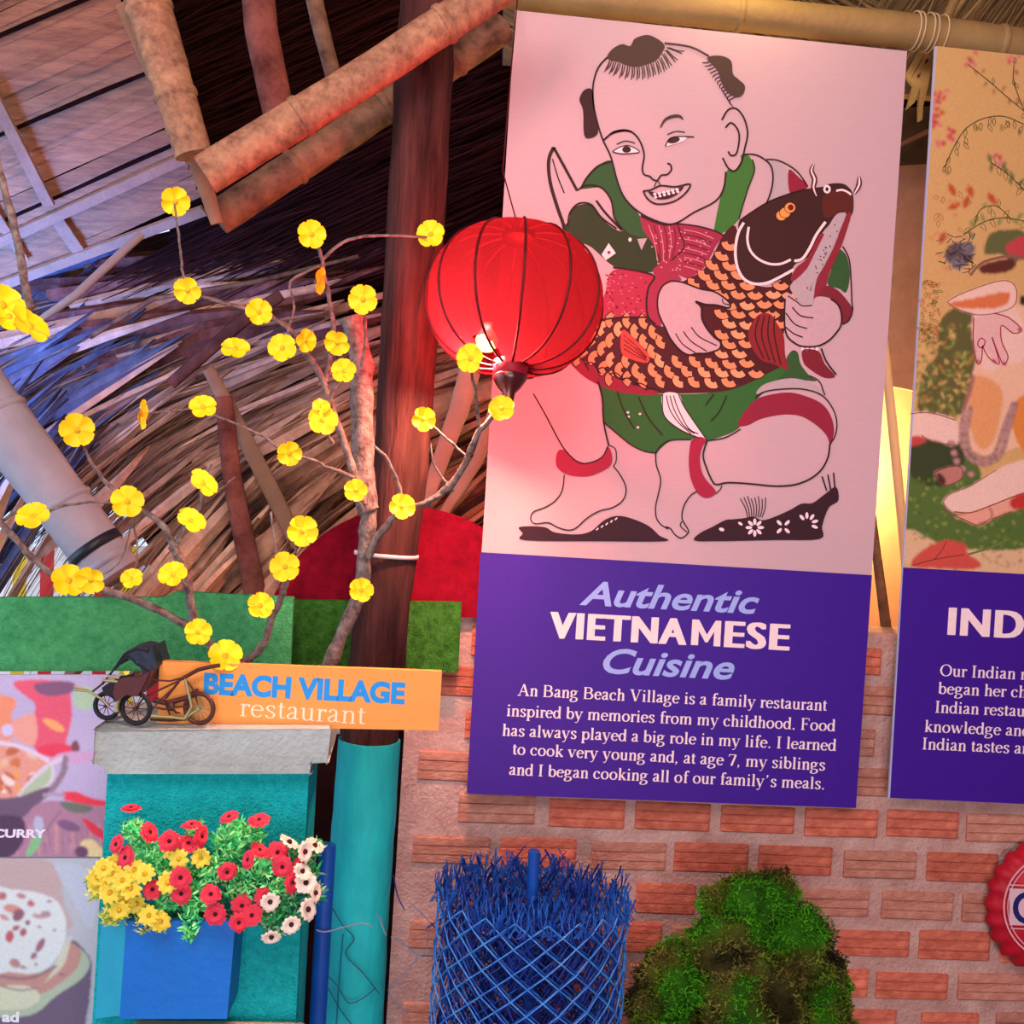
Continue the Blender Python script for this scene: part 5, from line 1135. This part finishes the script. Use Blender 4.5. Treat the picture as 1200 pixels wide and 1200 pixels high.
for p, a, b, y0, y1 in (([(425,590),(412,545),(390,480),(375,440),(352,405),(330,378),(303,366),(262,355),(222,342)],6,2.4,2.12,2.05), ([(380,450),(390,400),(388,360),(380,325),(377,300),(366,277)],4,2,2.1,2.05),
    ([(378,305),(400,285),(440,276),(500,278)],2.6,1.5,2.08,2.02), ([(378,310),(340,330),(345,360),(337,390)],2,1.4,2.08,2.05), ([(415,560),(385,548),(365,538),(339,531)],3,1.6,2.1,2.06), ([(385,470),(395,450),(403,437)],3,2,2.08,2.05), ([(388,415),(396,401)],2,1.6,2.08,2.06),
    ([(431,652),(445,625),(462,606),(471,594),(466,565),(455,540),(438,522)],6,1.6,2.13,2.05), ([(390,520),(382,505),(376,493)],3,2,2.08,2.06), ([(425,600),(420,585),(417,576)],2.4,2,2.1,2.08), ([(500,590),(530,565),(548,535),(562,505),(590,478)],5.5,3,2.12,1.99), ([(471,594),(500,588),(530,572)],3,4,2.1,2.1),
    ([(548,535),(530,520),(508,500),(498,492)],2,1.4,2.1,2.03), ([(562,505),(560,480),(556,452),(550,425)],2.6,1.6,2.05,1.87), ([(530,572),(510,548),(505,520)],2,1.2,2.1,2.08), ([(425,690),(423,692)],3,3,2.13,2.1), ([(424,430),(428,400),(426,352)],3,2,2.1,2.06),([(205,240),(210,285),(214,315),(220,340)],1.6,2,2.03,2.05), ([(370,330),(372,328)],2,2,2.06,2.05), ([(326,690),(322,640),(318,600)],2,1.5,2.1,2.1)):
    branch(t1, p, a, b, y0, y1)
for x, y, r, t, a in ((205,236,17,.2,0),(365,275,17,.2,1),(505,275,17,.4,2),(220,340,16,.3,4),(372,329,17,1.25,0),(426,351,18,.25,3),(303,366,16,.3,1),(276,410,17,.8,1.7),(331,408,17,.3,2),(357,399,14,.6,0),(396,401,16,.5,4),(403,435,15,.3,2),(552,420,18,.5,3),(378,493,18,.3,1),(376,478,11,.8,1.5),(496,491,15,.3,0),(588,479,16,.3,2),(339,531,15,.2,5),(417,575,14,.2,2),(471,594,16,.3,1),(423,692,15,.3,1)):
    Y = 2.03
    if (x, y) == (552, 420): Y = 1.865
    if (x, y) == (588, 479): Y = 1.97
    blossom(t1, x, y, Y, r, t, a)
t2 = empty('blossom_branch', P(262, 785, 2.08), 'low spreading twig with yellow silk blossoms rising from behind the plank left end', 'blossom branch', 'yellow silk blossom branches')
for p, a, b, y0, y1 in (([(262,790),(250,760),(232,741),(205,725),(172,708),(130,694),(90,682),(60,672),(30,645),(0,612),(-30,590)],6,4,2.08,2.0),([(230,740),(224,710),(218,680),(208,650),(203,640)],7,6.5,2.06,2.05),([(203,640),(195,622),(178,605),(149,588),(120,560),(104,535),(90,504)],5,1.5,2.05,2.0),
    ([(205,642),(214,625),(223,611),(235,595),(237,567),(248,545)],5,1.6,2.05,2.03),([(268,788),(292,772),(310,752),(318,725),(330,700),(336,680),(334,664)],7,3,2.08,2.04),([(330,695),(345,650),(354,622)],3,2,2.06,2.02),([(318,722),(305,710)],2.4,2,2.05,2.04),([(149,590),(158,620),(160,660),(152,690)],1.8,1.2,2.03,2.02),([(0,612),(25,595),(40,603),(90,590),(149,588)],2.4,1.6,2.02,2.0),
    ([(245,478),(215,480),(190,483),(164,485)],1.4,1,2.1,2.06),([(240,482),(275,497),(310,512),(345,540)],1.4,2.2,2.1,2.12),([(223,690),(203,674)],2,1.6,2.05,2.03),([(100,682),(140,660),(158,600)],1.2,1,2.02,2.02),([(237,592),(260,572),(275,560)],1.6,1,2.04,2.05)):
    branch(t2, p, a, b, y0, y1)
for x, y, r, t, a in ((90,504,20,.1,0),(164,485,18,1.3,0),(238,478,16,.6,1.7),(237,567,19,.9,.8),(149,588,19,.15,1),(39,606,19,.7,2),(223,611,18,.8,1),(354,622,19,.25,0),(334,664,18,.1,3),(305,710,16,.3,1),(203,674,17,.6,2),(80,681,20,.4,1),(107,679,17,.5,4),(232,741,16,.2,1),(264,769,20,.35,1.5),(155,679,13,.5,2)):
    blossom(t2, x, y, 1.985, r, t, a)
t3 = empty('blossom_branch', P(25, 300, 1.7), 'nearest yellow blossoms on a grey twig cut by the left frame edge', 'blossom branch', 'yellow silk blossom branches')
branch(t3, [(-150,-150),(-60,20),(-20,120),(-5,180),(10,240),(22,290),(28,330),(36,362)], 4, 6, 1.72, 1.7); branch(t3, [(36,362),(20,365),(-10,360)], 4, 3, 1.7, 1.68)
for x, y, r, t, a in ((2,358,26,.6,1),(34,383,24,1.0,.9),(10,372,22,.8,1)): blossom(t3, x, y, 1.66, r, t, a)

# ------------------------------------------------------------------ blue wire roll, pole, moss, bottle cap
M_wire = mat('blue_painted_wire', '#1d72d0', .4, .4, 50, spec=.5, color2='#15309a'); M_wired = mat('dark_blue_wire', '#14308a', .5); M_bpole = mat('blue_pole_paint', '#0f4fb0', .35, .2, 20, spec=.5)
M_wirel = mat('light_blue_wire', '#4aa8f4', .4, .5, 30, spec=.6, color2='#1a58c8'); Yw = 2.17; cw = P(622, 1100, Yw); ztopw = P(622, 1046, Yw).z
roll = empty('chain_link_roll', (cw.x-.03, Yw, 0), 'upright roll of blue chain link wire mesh against the brick wall', 'wire mesh roll')
tiltv = Vector((.063*.0, 0, 1))
def cyl(rad, ph, z): return Vector((cw.x+rad*math.cos(ph)-.0*(ztopw-z), Yw+rad*.82*math.sin(ph), z))
for li, rad in enumerate((.205, .185, .16, .13, .10, .065)):
    mb = MB(); nw = max(4, int(round(2*PI*rad/(.066 if li < 2 else .085)))); off = random.random(); zz = [0.0]
    for s in (1, -1):
        for k in range(nw):
            pts = []; z = ztopw - .03*(li % 2); ph = 2*PI*(k+off)/nw
            while z > .12:
                wob = .003*math.sin(z*90+k); pts.append(cyl(rad+wob, ph, z)); z -= .026; ph += s*.032/rad
            mb.tube(pts, .0017, 4, M_wire, cap=False) if False else mb.tube(pts, .0019 if li < 2 else .0015, 4, (M_wirel, M_wire, M_wire, M_wired, M_wired, M_wired)[li], cap=False)
    mb.build('mesh_layer', M_wire, roll)
    mb = MB()
    for k in range(nw*4):
        ph = 2*PI*random.random(); h_ = random.uniform(.02, .055); b0 = cyl(rad, ph, ztopw-.03); d1 = Vector((random.uniform(-.012, .012), random.uniform(-.012, .012), 0))
        for s in (0, 1):
            o_ = Vector((.002*math.cos(s*3.14+k), 0, 0)); mb.tube([b0+o_*3+Vector((random.uniform(-.02, .02), 0, 0)), b0+o_+d1*.4+Vector((0, 0, h_*.5)), b0-o_+d1+Vector((0, 0, h_)), b0-o_+d1*1.2+Vector((random.uniform(-.006, .006), 0, h_+.016))], .0013, 4, M_wire, cap=False)
    mb.build('frayed_wire_ends', M_wired if li > 1 else M_wire, roll, kind='stuff')
# tangled inner strands give the roll its density
mb = MB()
for k in range(1300):
    rad = .2*math.sqrt(random.random()); ph = random.uniform(0, 6.28); z = random.uniform(.25, ztopw-.01); s = random.choice((-1, 1)); L_ = random.uniform(.05, .14)
    mb.tube([cyl(rad, ph, z), cyl(rad*1.02, ph+s*L_*.35/rad*.5, z+L_*.35), cyl(rad, ph+s*L_*.7/rad*.5, z+L_*.6)] if rad > .03 else [cyl(rad, ph, z), cyl(rad, ph, z+.05)], random.choice((.0013, .002, .0026)), 3, M_wired, cap=False)
mb.build('inner_strands', M_wired, roll, kind='stuff')
mb = MB(); a = P(626, 997, Yw-.06); mb.tube([Vector((a.x-.015, Yw-.05, .0)), P(620, 1200, Yw-.05), P(622, 1100, Yw-.05), a], .0125, 14, M_bpole)
o = mb.build('blue_stake', M_bpole); tag(o, 'blue round stake standing inside the wire mesh roll', 'stake')
mb = MB(); a, b = P(384, 990, 2.12), P(372, 1200, 2.12); mb.tube([Vector((b.x-.02, 2.12, 0)), b, a], .0175, 16, M_bpole); tag(mb.build('blue_pole', M_bpole), 'dark blue round pole close beside the turquoise post', 'pole')
# loose wire straggling round the post
lwp = empty('loose_wire', P(430, 1200, 2.17), 'loose strands of chain link wire straggling across the turquoise post', 'wire'); M_lw = mat('weathered_wire', '#7a86a8', .5, spec=.4); M_lwd = mat('teal_dark_wire', '#1c5f78', .5)
for pts, m, Y in (([(371,1090),(382,1092),(405,1086),(425,1082),(436,1086)],M_lw,2.09),([(443,1072),(448,1085),(452,1096)],M_lw,2.16),([(458,1098),(475,1108),(490,1120),(494,1120)],M_lw,2.3),([(490,1122),(470,1145),(455,1160),(465,1175),(480,1192)],M_lw,2.3),([(494,1120),(530,1121)],M_lwd,2.3),([(390,1065),(402,1085),(415,1100),(405,1118),(425,1140),(445,1165)],M_lwd,2.165),([(380,1140),(395,1155),(408,1175),(425,1170),(440,1158)],M_lwd,2.165),([(402,1095),(398,1140),(394,1200)],M_lwd,2.165),([(380,1150),(400,1185),(412,1200)],M_lwd,2.165),([(461,1025),(466,1050),(474,1066)],M_wired,2.36),([(480,1058),(503,1080),(498,1086)],M_lw,2.36),([(503,1085),(500,1110)],M_lw,2.36),([(500,1088),(520,1074),(535,1060),(545,1050)],M_wired,2.3),([(505,1082),(518,1100),(512,1130)],M_wired,2.3)):
    lw = MB(); lw.tube([P(x, y, Y) for x, y in smooth(pts, False, 4)], .0016, 5, m, cap=False); lw.build('wire_strand', m, lwp)

# moss bush
M_moss = mat('moss_fibre', '#4c8a20', .85, spec=.1, attr='tint')
moss = empty('moss_bush', (P(875, 1150, 2.2).x, 2.2, .0), 'bushy mound of green moss in front of the brick wall', 'bush')
blobs = [(875,1065,58,2.22),(905,1050,40,2.22),(850,1120,70,2.16),(790,1145,55,2.18),(770,1180,48,2.2),(930,1110,65,2.2),(955,1150,55,2.22),(880,1180,90,2.1),(790,1230,70,2.15),(960,1210,62,2.18),(840,1060,30,2.2)]
mb = MB(); cols = []
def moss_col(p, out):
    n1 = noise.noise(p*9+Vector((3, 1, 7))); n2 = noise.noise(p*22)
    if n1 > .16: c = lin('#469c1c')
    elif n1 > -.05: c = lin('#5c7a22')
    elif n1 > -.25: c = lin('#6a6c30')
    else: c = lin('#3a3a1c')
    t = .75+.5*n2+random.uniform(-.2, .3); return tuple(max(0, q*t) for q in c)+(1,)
for x, y, r, Y in blobs:
    c = P(x, y, Y); rr = r*PX(Y)*.9
    bm_ = bmesh.new(); bmesh.ops.create_icosphere(bm_, subdivisions=3, radius=1)
    vs = [c+v.co*rr*(.8+.25*noise.noise(v.co*2.5+c*5)) for v in bm_.verts]; fs = [tuple(v.index for v in f.verts) for f in bm_.faces]; bm_.free()
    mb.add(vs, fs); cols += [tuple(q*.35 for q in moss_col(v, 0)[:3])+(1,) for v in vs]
mb.tube([Vector((c.x-.03, 2.2, 0)), Vector((c.x-.03, 2.2, .6))], .05, 8); cols += [(*lin('#2a2414'), 1)]*(len(mb.v)-len(cols))
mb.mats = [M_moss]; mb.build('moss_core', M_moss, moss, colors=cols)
mb = MB(); cols = []
for x, y, r, Y in blobs:
    c = P(x, y, Y); rr = r*PX(Y)*.93
    for k in range(int(r*75)):
        d = Vector((random.gauss(0, 1), random.gauss(0, 1), random.gauss(0, 1))).normalized()
        if d.y > .5: continue
        p = c+d*rr*(.8+.28*noise.noise(d*2.5+c*5)); g = (d*.35+Vector((random.uniform(-1, 1), random.uniform(-1, 1), random.uniform(-1, 1)))).normalized()
        L_ = random.uniform(.004, .014); s_ = g.cross(Vector((random.uniform(-1, 1), random.uniform(-1, 1), random.uniform(-1, 1)))).normalized()*random.uniform(.0007, .0018); bd = s_.cross(g)*.8*L_/.003
        mb.add([p-s_, p+s_, p+g*L_*.6+s_*.8+bd*.3*.1, p+g*L_+bd*.1, p+g*L_*.6-s_*.8+bd*.03], [(0, 1, 2, 3, 4)])
        cols += [moss_col(p, 1)]*5
mb.mats = [M_moss]; mb.build('moss_tufts', M_moss, moss, kind='stuff', colors=cols)

# bottle-cap sign
M_cap2 = mat('red_cap_enamel', '#c0142c', .5, .25, 14, .25, 70, color2='#a01028')
Yc = 2.41; cc_ = P(1239, 1064, Yc); Rc = 87*PX(Yc); bc = empty('bottle_cap_sign', cc_-Vector((0, 0, Rc)), 'big red crimped bottle cap sign with dark blue letter C, cut by right edge', 'sign')
mb = MB(); n = 24*6; vs = []; prof_ = [(0, -.03), (.55, -.03), (.72, -.026), (.84, -.016), (.95, .0), (1, .018), (.97, .03)]
for i, (r, y) in enumerate(prof_):
    for j in range(n):
        a = 2*PI*j/n; k = 1+(.03*math.cos(24*a) if i >= 4 else .012*math.cos(24*a) if i == 3 else 0); vs.append(cc_+Vector((math.cos(a)*r*Rc*k, y, math.sin(a)*r*Rc*k)))
mb.add(vs, [(i*n+j, i*n+(j+1) % n, (i+1)*n+(j+1) % n, (i+1)*n+j) for i in range(len(prof_)-1) for j in range(n)], M_cap2, True); mb.build('cap_shell', M_cap2, bc)
A = Art(Yc-.0305); 
cx, cy = 1238.5, 1063.5
def circ(r): return [(cx+r*math.cos(t), cy+r*math.sin(t)) for t in [2*PI*i/48 for i in range(49)]]
A.line(circ(62), 2.0, '#e8a8b4', False); A.line(circ(57.5), 1.4, '#e8a8b4', False)
A.fill([(1183,1041),(1300,1046),(1299,1088),(1183,1084)], '#ddc0cc', False); A.n += .5
A.line([(1184,1037),(1294,1041)], 1.6, '#e8a8b4', False); A.line([(1185,1088),(1292,1092)], 1.6, '#e8a8b4', False)
A.line(arc(1203,1064,13,15.5,-45,-315,14), 6.5, '#1c1c6a', False)
A.build('cap_print', bc)

# ------------------------------------------------------------------ things seen between the banners
M_spl = mat('yellow_bamboo_splint', '#c9a760', .6, .2, 30)
sp = roof2
for q in ([(1062,86),(1078,60),(1083,62),(1066,95)], [(1066,95),(1086,62),(1091,66),(1072,102)], [(1066,116),(1072,95),(1078,80),(1081,95),(1072,120),(1063,128)], [(1077,120),(1080,85),(1086,68),(1092,74),(1088,100),(1082,124),(1081,140),(1077,142)]):
    mb = MB(); mb.prism([P(x, y, 2.56) for x, y in q], Vector((0, .01, 0))); mb.build('splint', M_spl, sp)
mb = MB(); mb.quadslab([P(x, y, 2.85) for x, y in ((1030,128),(1130,122),(1130,186),(1030,192))], Vector((0, .03, 0))); tag(mb.build('roof_purlin', mat('dark_olive_wood', '#54432e', .9, .5, 10, .3)), 'dark wooden purlin visible high in the gap between the banners', 'beam')
pole_px([(1050,172),(1100,148)], 3, 2.8, 'pale_cane', M_batten, 'pale thin cane crossing the dark purlin between the banners', 'cane', nodes=False, n=6)
pole_px([(1036,400),(1046,500),(1058,620),(1070,752)], [5, 6, 6, 6], [2.6, 2.58, 2.56, 2.54], 'pale_stick', mat('pale_dry_stick', '#d8b890', .8), 'pale leaning stick lit by the lamp between the banners', 'stick', nodes=False, n=8)
pole_px([(1020,590),(1030,670),(1040,748)], [5, 6, 7], 2.62, 'grey_stick', M_bambood, 'grey brown stick standing on the brick wall top between the banners', 'stick', nodes=False, n=8)
mb = MB(); mb.quadslab([P(x, y, 2.98) for x, y in ((985,180),(1130,180),(1130,470),(985,440))], Vector((0, .02, 0))); tag(mb.build('tan_board', mat('tan_panel', '#cda58c', .9, .2, 20)), 'tan panel hanging in the gap between the two banners above the lamp glow', 'panel')
